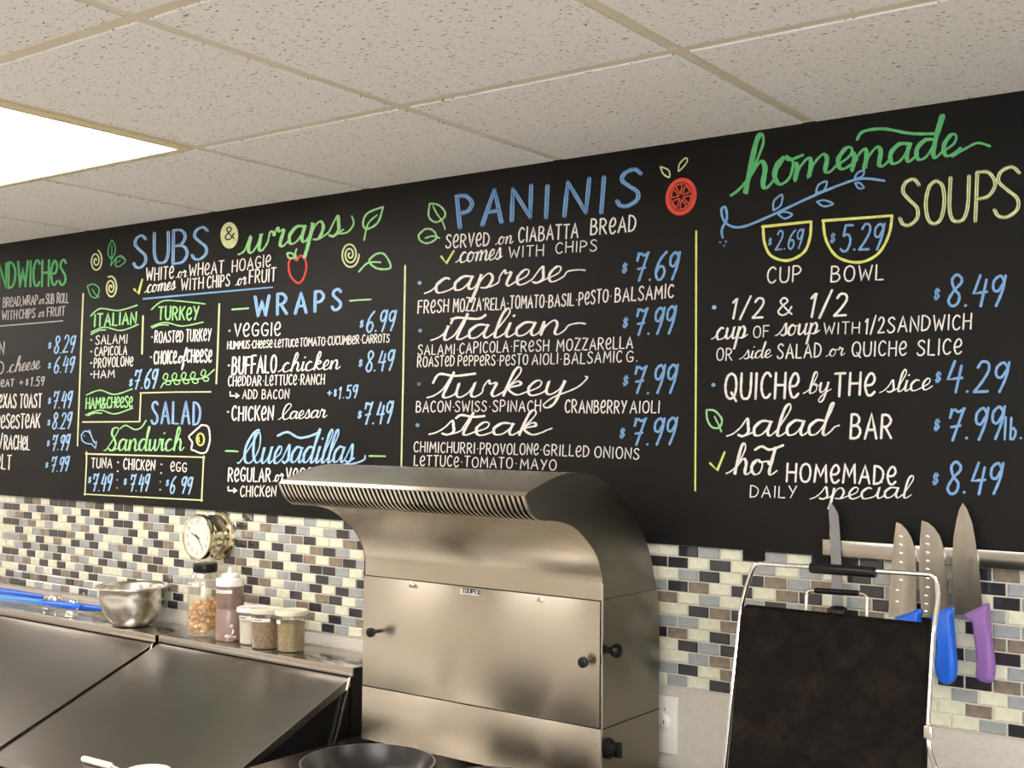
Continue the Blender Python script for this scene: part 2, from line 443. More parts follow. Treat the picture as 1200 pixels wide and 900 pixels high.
gl('e', .46, 'c .03,.45 .3,.47 .44,.68 .36,.92 .2,.95 .04,.7 .0,.4 .12,.05 .3,.0 .46,.14')
gl('0', .46, 'c .23,1 .05,.85 .0,.5 .05,.12 .23,0 .4,.12 .46,.5 .4,.87 .23,1')
gl('1', .2, 'l 0,.78 .17,1 .12,0')
gl('2', .48, 'c .02,.8 .14,.98 .36,.94 .42,.7 .25,.35 0,.01;l 0,.01 .48,.02')
gl('3', .44, 'c .02,.85 .2,1 .4,.88 .38,.65 .18,.53 .4,.4 .42,.15 .2,0 0,.12')
gl('4', .5, 'l .16,1 0,.42 .5,.46;l .42,.85 .34,0')
gl('5', .46, 'l .46,1 .1,1 .06,.6;c .06,.6 .3,.64 .44,.4 .36,.08 .18,0 .0,.1')
gl('6', .46, 'c .42,1 .15,.72 .01,.3 .14,.02 .34,.03 .45,.28 .3,.48 .12,.42 .03,.26')
gl('7', .52, 'c 0,.72 .03,.9 .02,.98;c .02,.9 .15,.97 .3,.9 .52,1;l .5,1 .22,0;l .1,.42 .44,.46')
gl('8', .46, 'c .42,.88 .22,1 .06,.84 .18,.56 .42,.32 .38,.06 .18,0 .03,.18 .2,.5 .42,.72 .42,.88')
gl('9', .46, 'c .42,.82 .24,1 .03,.84 .05,.56 .24,.5 .42,.8;c .44,1 .4,.5 .24,0')
gl('.', .12, 'l .05,.02 .07,.03'); gl(',', .12, 'l .07,.08 .02,-.12')
gl('*', .2, 'l .09,.45 .11,.46'); gl(':', .12, 'l .06,.1 .07,.1;l .06,.6 .07,.6')
gl('+', .4, 'l 0,.45 .36,.45;l .18,.7 .18,.2'); gl('-', .3, 'l 0,.45 .3,.45'); gl('/', .36, 'l 0,-.05 .36,1.1')
gl("'", .1, 'l .06,1 .03,.8')
gl('$', .5, 'c .46,.85 .3,.98 .1,.9 .08,.65 .4,.42 .42,.15 .2,.02 0,.16;l .16,1.15 .1,-.15;l .34,1.15 .28,-.15')
gl('&', .6, 'c .58,.02 .3,.4 .08,.78 .22,1 .38,.8 .15,.5 0,.2 .15,0 .38,.08 .56,.45')
gl('l', .1, 'l .04,1 .04,0'); gl('b', .36, 'l .03,1 .03,0;c .03,.4 .2,.52 .34,.3 .2,0 .03,.08')
gl(' ', .34, 'l 0,0 0,0')
# joined script: one running stroke per word
S = {}


def sg(ch, w, pts, extra=''):
    S[ch] = (w, [tuple(float(a) for a in p.split(',')) for p in pts.split()],
             [(e.strip()[0], [tuple(float(a) for a in p.split(',')) for p in e.strip()[1:].split()]) for e in extra.split(';') if e.strip()])


sg('a', .56, '.07,.28 .2,.46 .37,.45 .2,.49 .05,.3 .1,.04 .26,.06 .38,.3 .41,.48 .38,.15 .45,.01 .56,.13')
sg('b', .5, '.12,.3 .28,.8 .22,1 .13,.85 .09,.1 .2,0 .36,.12 .34,.4 .22,.42 .36,.34 .5,.38')
sg('c', .47, '.07,.28 .2,.46 .31,.44 .2,.49 .05,.3 .1,.03 .24,.0 .44,.1')
sg('d', .58, '.07,.28 .2,.46 .37,.45 .2,.49 .05,.3 .1,.04 .26,.06 .4,.4 .5,.95 .44,.95 .4,.4 .4,.1 .46,.0 .58,.13')
sg('e', .4, '.07,.14 .25,.28 .27,.46 .16,.5 .05,.28 .1,.04 .22,.0 .4,.14')
sg('f', .42, '.1,.2 .28,.8 .24,1 .15,.8 .12,-.3 .2,-.42 .26,-.1 .16,.05 .42,.18')
sg('h', .58, '.12,.3 .28,.8 .22,1 .14,.8 .08,.0 .12,.25 .28,.5 .38,.36 .38,.08 .46,.0 .58,.13')
sg('i', .28, '.06,.25 .1,.5 .09,.12 .15,.0 .28,.13', 'l .12,.72 .14,.74')
sg('k', .54, '.12,.3 .28,.8 .22,1 .14,.8 .08,.0 .12,.28 .28,.5 .36,.38 .14,.26 .34,.03 .54,.13')
sg('l', .3, '.1,.25 .27,.8 .22,1 .13,.8 .1,.12 .17,.0 .3,.13')
sg('m', .82, '.06,.46 .1,.3 .09,.0 .14,.3 .27,.5 .34,.35 .34,.0 .39,.3 .53,.5 .62,.36 .62,.08 .7,.0 .82,.13')
sg('n', .58, '.06,.46 .1,.3 .09,.0 .14,.3 .28,.5 .38,.36 .38,.08 .46,.0 .58,.13')
sg('o', .5, '.06,.28 .17,.47 .05,.36 .04,.15 .16,.0 .31,.08 .34,.34 .2,.48 .28,.4 .5,.43')
sg('p', .54, '.08,.5 .06,-.1 .03,-.45 .08,-.2 .12,.3 .26,.5 .38,.32 .32,.03 .16,.03 .34,.02 .54,.14')
sg('r', .46, '.04,.35 .1,.56 .16,.44 .28,.46 .25,.12 .32,.0 .46,.13')
sg('s', .42, '.1,.3 .2,.56 .26,.36 .3,.12 .18,.0 .07,.06 .22,.02 .42,.14')
sg('t', .36, '.1,.35 .2,.9 .17,.5 .13,.1 .2,.0 .36,.13', 'c -.08,.64 .15,.72 .42,.7')
sg('u', .58, '.06,.48 .07,.12 .17,.0 .32,.18 .38,.5 .37,.12 .45,.0 .58,.13')
sg('w', .66, '.05,.48 .06,.1 .16,.0 .28,.2 .32,.48 .33,.1 .42,.0 .53,.2 .55,.48 .66,.42')
sg('y', .56, '.06,.48 .07,.12 .17,.01 .32,.18 .38,.48 .32,-.25 .2,-.45 .1,-.34 .26,-.08 .56,.13')
sg('S', .56, '.42,.82 .34,.98 .15,.92 .12,.7 .28,.5 .38,.25 .24,.02 .05,.1 .2,.0 .56,.14')
sg('Q', .8, '.42,.95 .2,.9 .02,.5 .12,.08 .4,.04 .6,.45 .5,.88 .3,.85 .4,.3 .62,.02 .8,.14')
sg('C', .5, '.42,.8 .3,1 .12,.85 .03,.4 .15,.02 .32,.02 .5,.14')


def spline(pts, n=6):
    if len(pts) < 3: return pts
    P = [pts[0]] + list(pts) + [pts[-1]]; out = []
    for i in range(1, len(P) - 2):
        a, b, c, d = P[i - 1], P[i], P[i + 1], P[i + 2]
        for k in range(n):
            t = k / n
            out.append(tuple(.5 * (2 * b[j] + (c[j] - a[j]) * t + (2 * a[j] - 5 * b[j] + 4 * c[j] - d[j]) * t * t + (3 * b[j] - a[j] - 3 * c[j] + d[j]) * t ** 3) for j in (0, 1)))
    out.append(P[-2]); return out


class Ink:
    """flat paint strokes on a wall plane; strokes are read from pixels and laid on the plane y"""
    def __init__(s, y=BY - .0006): s.m = MB(); s.y = y; s.map = lambda u, v: un(u, v, y=s.y); s.mi = 0; s.n = 0

    def stroke(s, pts, w, cal=0.0, closed=False):
        if len(pts) < 2: return
        q = [pts[0]]
        for p in pts[1:]:
            if math.hypot(p[0] - q[-1][0], p[1] - q[-1][1]) > .12: q.append(p)
        s.n += 1; dy = -.00003 * (s.n % 16)

        def P(u, v, i=0): p = s.map(u, v); return (p[0], p[1] + dy - .0000015 * i, p[2])
        s.m.mi = s.mi

        def disc(c, r):
            s.m.face([P(c[0] + r * math.cos(a * math.pi / 4), c[1] + r * math.sin(a * math.pi / 4)) for a in range(8)])
        if len(q) < 2: disc(q[0], w * .62); return
        L_ = []; n = len(q)
        for i, p in enumerate(q):
            a = q[max(i - 1, 0)]; b = q[min(i + 1, n - 1)]
            if closed and i in (0, n - 1): a, b = q[-2], q[1]
            dx, dy_ = b[0] - a[0], b[1] - a[1]; l = math.hypot(dx, dy_) or 1
            dx, dy_ = dx / l, dy_ / l
            ww = w * (1 - cal * .45 + cal * .75 * max(0, dy_)) / 2
            ww *= 1 + .10 * math.sin(i * 1.7 + s.n)
            if 0 < i < n - 1:        # keep the width through a corner
                e1 = (p[0] - a[0], p[1] - a[1]); e2 = (b[0] - p[0], b[1] - p[1]); l1 = math.hypot(*e1) or 1; l2 = math.hypot(*e2) or 1
                c = max(.8, math.sqrt(max(0, (1 + (e1[0] * e2[0] + e1[1] * e2[1]) / (l1 * l2)) / 2))); ww /= c
            L_.append(((p[0] - dy_ * ww, p[1] + dx * ww), (p[0] + dy_ * ww, p[1] - dx * ww)))
        A = [(s.m.b.verts.new(P(*a, i)), s.m.b.verts.new(P(*b, i))) for i, (a, b) in enumerate(L_)]
        for (a, b), (c, d) in zip(A, A[1:]):
            f = s.m.b.faces.new((a, b, d, c)); f.material_index = s.mi
        if not closed:
            disc(q[0], w * (.5 - cal * .2)); disc(q[-1], w * (.5 - cal * .2))

    def fill(s, pts):
        s.n += 1; dy = -.00002 * (s.n % 20); s.m.mi = s.mi
        s.m.face([(lambda p: (p[0], p[1] + dy, p[2]))(s.map(u, v)) for u, v in pts])

    def caps(s, text, x0, y0, x1, y1, h, w=None, slant=.05, gap=.16, style=None):
        gap = gap * 1.55
        w = w or max(1.1, h * .105); adv = 0; lay = []
        for ch in text:
            gw, st = G[ch]; lay.append((adv, st, ch)); adv += gw + gap
        adv -= gap; L = math.hypot(x1 - x0, y1 - y0); kx = L / adv; ex = ((x1 - x0) / L, (y1 - y0) / L)
        if style is None and len(text) > 2: w = min(w, max(1.0, kx * .24))
        for o, st, ch in lay:
            if ch == ' ': continue
            jit = R_.uniform(-.025, .025); sc = 1 + R_.uniform(-.04, .04)
            for kind, pts in st:
                pp = spline(pts) if kind == 'c' else [p for a, b in zip(pts, pts[1:]) for p in (a, ((a[0] + b[0]) / 2, (a[1] + b[1]) / 2))] + [pts[-1]]

                def T_(p, off=0):
                    X = (o + p[0]) * kx + slant * p[1] * h + off; Y = (p[1] * sc + jit) * h
                    return (x0 + ex[0] * X, y0 + ex[1] * X - Y)
                if style == 'double':
                    s.mi = 0; s.stroke([T_(p) for p in pp], w)
                    s.mi = 1; s.stroke([T_(p, -w * .30) for p in pp], w * .36); s.stroke([T_(p, w * .34) for p in pp], w * .30); s.mi = 0
                else: s.stroke([T_(p) for p in pp], w)
        return s

    def script(s, text, x0, y0, x1, y1, h, w=None, slant=.25, tail=None, lead=True, cross=True, cal=.8):
        """h = height of a tall letter; ends read on the baseline"""
        w = (w or max(1.2, h * .10)) * .80; run = [(-.18, .02), (-.04, .1)] if lead else []; ex_ = []; adv = 0
        for ch in text:
            gw, pts, extra = S[ch]
            run += [(adv + a, b) for a, b in pts]
            if ch != 't' or cross: ex_ += [(k, [(adv + a, b) for a, b in e]) for k, e in extra]
            adv += gw - .04
        if tail: run += [(adv + a, b) for a, b in tail]
        xs = [p[0] for p in run]; lo, hi = min(xs), max(xs); L = math.hypot(x1 - x0, y1 - y0); kx = (L) / (hi - lo); ex = ((x1 - x0) / L, (y1 - y0) / L)
        sl = slant * h

        def T_(p):
            X = (p[0] - lo) * kx + sl * (p[1] - .1) * .8; Y = p[1] * h
            return (x0 + ex[0] * X, y0 + ex[1] * X - Y)
        s.stroke([T_(p) for p in spline(run, 5)], w, cal)
        for k, e in ex_: s.stroke([T_(p) for p in (spline(e) if k == 'c' else e)], w * .9, 0)
        return s

    def done(s, name, cols, parent, label=None):
        return s.m.build(name, [M['ch' + c] for c in cols], parent, smooth=False, label=label, fix=False)


def Cx(x, y, k):      # readings come from enlarged crops of the photograph: origin (x, y), k times enlarged
    return lambda *a: [v for v in a] and [(x + a[i] / k, y + a[i + 1] / k) for i in range(0, len(a), 2)]


def line(crop, name, cols, items, label=None):
    """items: (kind, text, x0, y0, x1, y1, h, {options}) in crop pixels, or ('p', [pixel pairs], width, smooth)"""
    ox, oy, k = crop; I = Ink()
    for it in items:
        if it[0] in ('caps', 'script'):
            kind, text, x0, y0, x1, y1, h = it[:7]; o = dict(it[7]) if len(it) > 7 else {}
            if 'w' in o: o['w'] = o['w'] / k
            getattr(I, kind)(text, ox + x0 / k, oy + y0 / k, ox + x1 / k, oy + y1 / k, h / k, **o)
        elif it[0] in 'pc':
            f = it[1]; P = [(ox + f[i] / k, oy + f[i + 1] / k) for i in range(0, len(f), 2)]
            if len(it) > 3: I.mi = it[3]
            I.stroke(spline(P) if it[0] == 'c' else P, it[2] / k, closed=it[0] == 'c' and P[0] == P[-1]); I.mi = 0
        elif it[0] == 'fill':
            f = it[1]; P = [(ox + f[i] / k, oy + f[i + 1] / k) for i in range(0, len(f), 2)]
            if len(it) > 2: I.mi = it[2]
            I.fill(P); I.mi = 0
    return I.done(name, cols, board, label)


def price(crop, text, x0, y0, x1, y1, h, sx, sy, pre=''):
    dark = crop[0] > 400
    line(crop, 'price', 'U' if dark else 'L', [('caps', text, x0, y0, x1, y1, h, dict(slant=.14, w=h * .088, gap=.12)),
         ('caps', '$', sx - h * .09, sy + h * .16, sx + h * .09, sy + h * .16, h * .28, dict(w=h * .045, slant=.1))],
         'blue hand-painted price reading ' + text.replace(' ', '.'))


def W(crop, text_label, items, name='menu_line', cols='W'): line(crop, name, cols, items, text_label)


def ell(cx, cy, rx, ry, n=24, rot=0, a0=0, a1=360):
    o = []
    for i in range(n + 1):
        a = math.radians(a0 + (a1 - a0) * i / n); x, y = rx * math.cos(a), ry * math.sin(a); c, s_ = math.cos(rot), math.sin(rot)
        o += [cx + x * c - y * s_, cy + x * s_ + y * c]
    return o


def spiral(cx, cy, rx, ry, turns, a0=0, rot=0):
    o = []; n = int(turns * 14)
    for i in range(n + 1):
        f = 1 - .9 * i / n; a = a0 + i / n * turns * 2 * math.pi; o += [cx + rx * f * math.cos(a), cy + ry * f * math.sin(a)]
    return o


A_ = (0, 260, 5); B_ = (0, 420, 4.615); C_ = (90, 230, 3.077); D_ = (90, 430, 3.077); E_ = (470, 180, 3.3333); F_ = (470, 370, 3.3333); G_ = (820, 120, 3.158); H_ = (820, 330, 3.158)
# first column: sandwiches
W(A_, 'green heading reading sandwiches', [('caps', 'SANDWICHeS', -115, 398, 385, 368, 150, dict(w=13, gap=.12, slant=.02))], 'heading', 'G')
W(A_, 'white line reading bread, wrap or sub roll', [('caps', 'OF BReAD,WRAP', -40, 506, 220, 482, 55, dict(gap=.1, w=6)), ('script', 'or', 226, 482, 258, 480, 58, dict(w=6)), ('caps', 'SUB ROLL', 268, 480, 400, 473, 57, dict(gap=.1, w=6))], cols='S')
W(A_, 'white line reading with chips or fruit', [('caps', 'WITH', 12, 575, 98, 570, 52, dict(w=6)), ('caps', 'CHIPS', 112, 568, 204, 560, 52, dict(w=6)), ('script', 'or', 222, 558, 258, 556, 60, dict(w=6)), ('caps', 'FRUIT', 276, 554, 378, 547, 53, dict(w=6))], cols='S')
W(A_, 'white rule under the sandwich heading', [('p', [-200, 628, 80, 604, 367, 580], 7)], 'rule', 'S')
W(A_, 'white end of a sandwich name', [('caps', 'ReUBeN', -175, 792, 22, 780, 78, dict(w=7))], cols='S')
price(A_, '8.29', 315, 772, 432, 762, 98, 291, 722)
W(A_, 'white line ending in cheese', [('caps', 'GRILLeD', -220, 905, 20, 892, 75, dict(w=7)), ('script', 'cheese', 42, 884, 236, 860, 90, dict(w=8))], cols='S')
price(A_, '6.49', 315, 886, 428, 880, 92, 290, 840)
W(B_, 'white line ending in meat + 1.59', [('caps', 'MeAT', -25, 153, 74, 150, 38, dict(w=6)), ('caps', '+', 105, 150, 126, 149, 40, dict(w=5)), ('caps', '$', 141, 142, 152, 142, 26, dict(w=4)), ('caps', '1.59', 166, 150, 236, 146, 48, dict(w=6, slant=.1))], cols='S')
W(B_, 'white line reading Texas toast', [('caps', 'TeXAS', -30, 268, 86, 265, 72, dict(w=7)), ('caps', 'TOAST', 107, 268, 222, 264, 73, dict(w=7))])
price(B_, '7.49', 285, 270, 382, 265, 88, 268, 228)
W(B_, 'white line reading cheesesteak', [('caps', 'CHeeSeSTeAK', -75, 380, 214, 374, 74, dict(w=7, gap=.13))])
price(B_, '8.29', 282, 382, 380, 378, 85, 264, 345)
W(B_, 'white line ending in Rachel', [('p', [0, 485, 14, 405], 6), ('caps', 'RACHeL', 22, 490, 158, 494, 74, dict(w=7))])
price(B_, '7.99', 280, 498, 370, 494, 82, 261, 458)
W(B_, 'white line reading melt', [('caps', 'MeLT', -60, 598, 58, 600, 76, dict(w=7))])
price(B_, '7.99', 275, 612, 366, 608, 80, 253, 575)
W(B_, 'pale yellow upright rule right of the sandwiches', [('p', [450, -350, 436, 0, 419, 472], 8)], 'rule', 'C')
# second column: subs
W(A_, 'pale yellow spiral above', [('c', spiral(562, 228, 37, 66, 2.1, -1.2), 8)], 'spiral_drawing', 'C')
W(A_, 'pale yellow lower spiral', [('c', spiral(650, 385, 37, 68, 2.3, -2), 9)], 'spiral_drawing', 'C')
W(A_, 'green pair of leaves left of subs', [('c', [655, 105, 636, 150, 634, 190, 655, 215, 675, 175, 672, 135, 655, 105], 6), ('c', [655, 135, 655, 200, 650, 258], 5), ('c', [650, 255, 690, 205, 735, 225, 705, 258, 678, 258, 682, 215, 710, 198, 735, 222], 6), ('c', [680, 240, 705, 225], 5)], 'leaf_drawing', 'G')
W(A_, 'green single leaf beside the rule', [('c', [512, 375, 545, 365, 578, 385, 578, 420, 560, 445, 530, 430, 512, 375], 7), ('c', [540, 395, 560, 425, 580, 442], 6)], 'leaf_drawing', 'G')
W(C_, 'blue double-stroke heading reading subs', [('caps', 'S', 206, 262, 250, 256, 118, dict(style='double', w=11, slant=0)), ('caps', 'U', 280, 240, 330, 236, 108, dict(style='double', w=11, slant=0)),
   ('caps', 'B', 347, 242, 398, 237, 118, dict(style='double', w=11, slant=.02)), ('caps', 'S', 415, 228, 468, 222, 118, dict(style='double', w=11, slant=.05))], 'heading', 'VL')
W(C_, 'yellow disc with a black ampersand', [('fill', ell(550, 141, 32, 48), 0), ('caps', '&', 534, 158, 570, 156, 52, dict(w=5)), ][:1], 'ampersand_disc', 'C')
W(C_, 'black ampersand on the yellow disc', [('caps', '&', 535, 158, 568, 154, 44, dict(w=5))], 'ampersand', 'K')
W(C_, 'green script heading reading wraps', [('script', 'wraps', 585, 212, 960, 138, 128, dict(w=12, slant=.25)), ('c', [935, 135, 975, 130, 998, 100, 992, 72], 6)], 'heading', 'N')
W(C_, 'green leaves right of wraps', [('c', [1105, 38, 1050, 60, 1032, 95, 1045, 118, 1085, 95, 1105, 38], 7), ('c', [1082, 68, 1050, 100, 1036, 158], 6)], 'leaf_drawing', 'N')
W(C_, 'green lower leaf right of wraps', [('c', [1055, 228, 1080, 208, 1110, 210, 1132, 256, 1090, 262, 1060, 245, 1055, 228], 7), ('c', [1095, 238, 1050, 240, 1017, 272], 6)], 'leaf_drawing', 'N')
W(C_, 'yellow spiral right of wraps', [('c', spiral(985, 210, 33, 49, 2.7, 0), 6)], 'spiral_drawing', 'C')
W(C_, 'red apple', [('c', [793, 232, 775, 222, 764, 245, 770, 285, 795, 312, 815, 300, 828, 255, 820, 222, 805, 215, 793, 232], 7)], 'apple_drawing', 'R')
W(C_, 'green leaf of the apple', [('c', [793, 230, 788, 205, 793, 190], 6), ('c', [785, 222, 765, 222, 760, 205, 780, 208, 785, 222], 7)], 'leaf_drawing', 'N')
W(C_, 'white line reading white or wheat hoagie', [('caps', 'WHITe', 250, 305, 348, 296, 44), ('script', 'or', 358, 295, 397, 291, 46), ('caps', 'WHeAT', 405, 288, 528, 276, 43), ('caps', 'HOAGIe', 560, 273, 698, 252, 42)])
W(C_, 'yellow tick', [('p', [207, 335, 222, 352, 236, 300], 7)], 'tick', 'Y')
W(C_, 'white line reading comes with chips or fruit', [('script', 'comes', 245, 348, 356, 336, 56), ('caps', 'WITH', 376, 340, 455, 333, 40), ('caps', 'CHIPS', 470, 332, 550, 323, 42), ('script', 'or', 573, 322, 612, 317, 50), ('caps', 'FRUIT', 622, 314, 716, 305, 46)])
W(C_, 'blue rule under the fruit line', [('p', [240, 370, 480, 348, 705, 328], 6)], 'rule', 'U')
W(C_, 'green heading reading Italian', [('caps', 'ITALIAN', 63, 470, 213, 460, 43, dict(w=6)), ('c', [50, 432, 85, 405, 150, 412, 218, 393], 5), ('c', [52, 490, 100, 472, 160, 484, 222, 462], 5), ('c', [52, 498, 80, 484, 104, 482], 5)], 'heading', 'N')
W(C_, 'green heading reading turkey', [('caps', 'TURKeY', 294, 445, 438, 445, 46, dict(w=6)), ('c', [270, 408, 310, 378, 370, 378, 462, 388], 5), ('c', [268, 470, 320, 455, 380, 468, 455, 454], 5), ('c', [272, 475, 300, 464, 330, 464], 5)], 'heading', 'N')
for t, x0, x1, y0, y1, h in (('SALAMI', 68, 181, 534, 530, 32), ('CAPICOLA', 65, 180, 576, 570, 32), ('PROVOLONe', 62, 202, 618, 611, 34), ('HAM', 62, 135, 655, 653, 27)):
    W(C_, 'white item reading ' + t.lower(), [('caps', t, x0, y0, x1, y1, h), ('p', [52, y0 - h * .5, 53, y0 - h * .5], 7)])
W(C_, 'white item reading roasted turkey', [('caps', 'ROASTeD', 281, 528, 382, 525, 40), ('caps', 'TURKeY', 394, 524, 483, 520, 42), ('p', [271, 508, 272, 508], 7)])
W(C_, 'white item reading choice of cheese', [('caps', 'CHOICe', 278, 606, 358, 602, 46), ('script', 'of', 360, 602, 394, 600, 54), ('caps', 'CHeeSe', 397, 598, 485, 597, 46), ('p', [267, 580, 268, 580], 7)])
W(C_, 'short pale yellow rule between Italian and turkey', [('p', [239, 432, 235, 568], 6)], 'rule', 'C')
W(C_, 'pale yellow rule left of wraps', [('p', [514, 388, 508, 560, 503, 675], 6)], 'rule', 'C')
price(B_, '7.69', 722, 168, 842, 160, 104, 708, 130)
I_ = [('c', [870, 158, 900, 125, 1000, 115, 1100, 105, 1160, 60], 7)]
for x, y in ((900, 120), (948, 118), (998, 114), (1048, 112), (1105, 100)):
    I_ += [('c', [x, y, x - 18, y - 14, x - 6, y - 38, x + 8, y - 30, x + 2, y - 6, x, y], 6), ('c', [x, y, x + 22, y + 6, x + 20, y + 20, x + 2, y + 22, x - 8, y + 8], 6)]
W(B_, 'green leafy twig', I_, 'twig_drawing', 'N')
W(B_, 'green heading reading ham and cheese', [('caps', 'HAM&CHeeSe', 465, 272, 715, 262, 58, dict(w=7, gap=.12)), ('c', [468, 198, 540, 172, 620, 195, 715, 165], 7), ('c', [463, 306, 540, 280, 620, 300, 718, 268], 7), ('c', [475, 310, 510, 295, 550, 297], 7)], 'heading', 'N')
W(B_, 'stepped pale yellow rule around salad', [('p', [447, 344, 600, 343, 755, 342], 7), ('p', [755, 342, 762, 187], 7), ('p', [758, 187, 950, 182, 1140, 181], 7)], 'rule', 'C')
W(B_, 'pale blue double-stroke heading reading salad', [('caps', 'SALAD', 820, 354, 1082, 358, 122, dict(style='double', w=12, slant=.02, gap=.2))], 'heading', 'VL')
W(B_, 'green script heading reading sandwich', [('script', 'Sandwich', 565, 500, 995, 498, 128, dict(w=11, slant=.15)), ('c', [650, 380, 680, 362, 730, 385, 765, 372, 790, 335], 7)], 'heading', 'N')
W(B_, 'pale blue little fish', [('c', [440, 415, 458, 394, 484, 402, 502, 440, 512, 458], 6), ('c', [440, 415, 446, 445, 470, 460, 492, 462], 6), ('p', [508, 452, 522, 448, 516, 486, 494, 462], 6), ('p', [468, 396, 486, 388, 492, 414], 5), ('p', [455, 418, 456, 419], 6)], 'fish_drawing', 'L')
W(B_, 'white fried egg outline', [('c', [1090, 360, 1125, 370, 1135, 420, 1132, 460, 1115, 505, 1085, 512, 1055, 500, 1035, 490, 1040, 455, 1022, 425, 1040, 405, 1062, 385, 1090, 360], 9)], 'egg_drawing', 'W')
W(B_, 'yellow yolk', [('c', ell(1084, 438, 20, 32, 12), 9), ('c', [1078, 425, 1074, 440, 1080, 452], 6)], 'yolk_drawing', 'Y')
W(B_, 'pale yellow frame around the salad sandwich prices', [('p', [468, 505, 468, 560, 459, 738], 7), ('p', [463, 516, 800, 526, 1106, 535], 8), ('p', [1102, 528, 1096, 650, 1090, 772], 8), ('p', [455, 734, 800, 752, 1095, 767], 7)], 'frame_drawing', 'C')
W(B_, 'white item reading tuna', [('caps', 'TUNA', 494, 590, 604, 593, 52)]); W(B_, 'white item reading chicken', [('caps', 'CHICKeN', 668, 598, 836, 606, 56)]); W(B_, 'white item reading egg', [('caps', 'eGG', 923, 608, 1008, 613, 50)])
W(B_, 'white dots between the salad sandwiches', [('p', [x, y, x + 1, y], 10) for x, y in ((638, 562), (636, 610), (634, 657), (632, 700), (873, 573), (871, 620), (867, 667), (866, 710))], 'dots')
price(B_, '7.49', 498, 718, 598, 714, 90, 485, 655); price(B_, '7.49', 701, 720, 800, 716, 88, 677, 665); price(B_, '6 99', 918, 728, 1032, 732, 88, 905, 672)
# third column: wraps
W(C_, 'blue heading reading wraps', [('caps', 'WRAPS', 642, 434, 952, 408, 74, dict(style='double', w=11, slant=.02, gap=.3))], 'heading', 'UL')
W(C_, 'green dashes beside wraps', [('p', [560, 408, 590, 406, 618, 404], 6), ('p', [985, 377, 1020, 374, 1060, 372], 6)], 'dash', 'N')
W(C_, 'white item reading veggie', [('caps', 'VeGGIe', 568, 506, 733, 502, 47), ('p', [550, 485, 551, 485], 8)])
price(C_, '6.99', 1043, 490, 1143, 482, 72, 1027, 458)
W(C_, 'white line listing hummus, cheese, lettuce, tomato, cucumber, carrots', [('caps', 'HUMMUS*CHeeSe*LeTTUCe', 543, 551, 797, 542, 28, dict(gap=.13)), ('caps', '*TOMATO*CUCUMBeR*CARROTS', 797, 542, 1126, 526, 30, dict(gap=.13))])
W(C_, 'white line reading buffalo chicken', [('caps', 'BUFFALO', 560, 641, 718, 635, 62), ('script', 'chicken', 728, 634, 950, 622, 66), ('p', [548, 610, 549, 610], 8)])
price(C_, '8.49', 1041, 632, 1138, 626, 72, 1023, 600)
W(D_, 'white line listing cheddar, lettuce, ranch', [('caps', 'CHeDDAR*LeTTUCe*RANCH', 546, 69, 892, 62, 36)])
W(D_, 'white line reading add bacon', [('p', [553, 90, 553, 104, 584, 104], 5), ('p', [574, 96, 585, 104, 574, 111], 5), ('caps', 'ADD', 598, 115, 650, 115, 32), ('caps', 'BACON', 668, 115, 764, 114, 33)])
W(D_, 'pale blue price reading + 1.59', [('caps', '+', 903, 110, 920, 110, 34, dict(w=4)), ('caps', '$', 927, 103, 937, 103, 20, dict(w=3)), ('caps', '1.59', 944, 114, 1010, 110, 44, dict(w=5, slant=.1))], 'price', 'L')
W(D_, 'white line reading chicken Caesar', [('p', [545, 162, 546, 162], 8), ('caps', 'CHICKeN', 559, 193, 707, 192, 50), ('script', 'Caesar', 728, 190, 902, 182, 56)])
price(D_, '7.49', 1033, 206, 1132, 203, 76, 1020, 170)
W(D_, 'blue script heading reading quesadillas', [('script', 'Quesadillas', 582, 348, 1000, 345, 120, dict(w=9, slant=.3)), ('c', [960, 352, 1000, 348, 1035, 335, 1040, 320], 6), ('c', [725, 248, 760, 235, 800, 255, 838, 250, 868, 238], 8)], 'heading', 'L')
W(D_, 'green dashes beside quesadillas', [('p', [537, 303, 560, 303, 580, 305], 6), ('p', [1055, 321, 1112, 322], 6)], 'dash', 'N')
W(D_, 'white line reading regular or veggie', [('caps', 'ReGULAR', 546, 412, 697, 414, 48), ('script', 'or', 708, 414, 747, 412, 52), ('caps', 'VeGGIe', 755, 412, 880, 410, 46)])
W(D_, 'white line reading chicken', [('p', [546, 432, 546, 446, 576, 446], 5), ('p', [566, 438, 577, 446, 566, 453], 5), ('caps', 'CHICKeN', 590, 467, 717, 467, 38)])
W(C_, 'pale yellow rule left of paninis', [('p', [1184, 250, 1177, 640, 1170, 985], 6)], 'rule', 'C')
# fourth column: paninis
W(E_, 'blue double-stroke heading reading paninis', [('caps', t, x0, y0, x1, y1, h, dict(style='double', w=17, slant=sl)) for t, x0, y0, x1, y1, h, sl in
  (('P', 230, 290, 288, 284, 128, -.1), ('A', 318, 277, 392, 266, 128, .08), ('N', 433, 262, 505, 250, 122, .03), ('I', 560, 248, 572, 247, 122, .05), ('N', 638, 244, 722, 232, 134, .1), ('I', 777, 232, 787, 231, 136, .08), ('S', 842, 212, 925, 203, 138, .12))], 'heading', 'VU')
W(E_, 'green leaves left of paninis', [('c', [112, 195, 108, 245, 135, 268, 168, 250, 170, 225, 145, 200, 112, 195], 7), ('c', [125, 205, 140, 235, 160, 262, 172, 295], 6), ('c', [68, 318, 95, 295, 125, 300, 138, 330, 105, 350, 75, 340, 68, 318], 7), ('c', [95, 330, 125, 322, 150, 330], 6)], 'leaf_drawing', 'N')
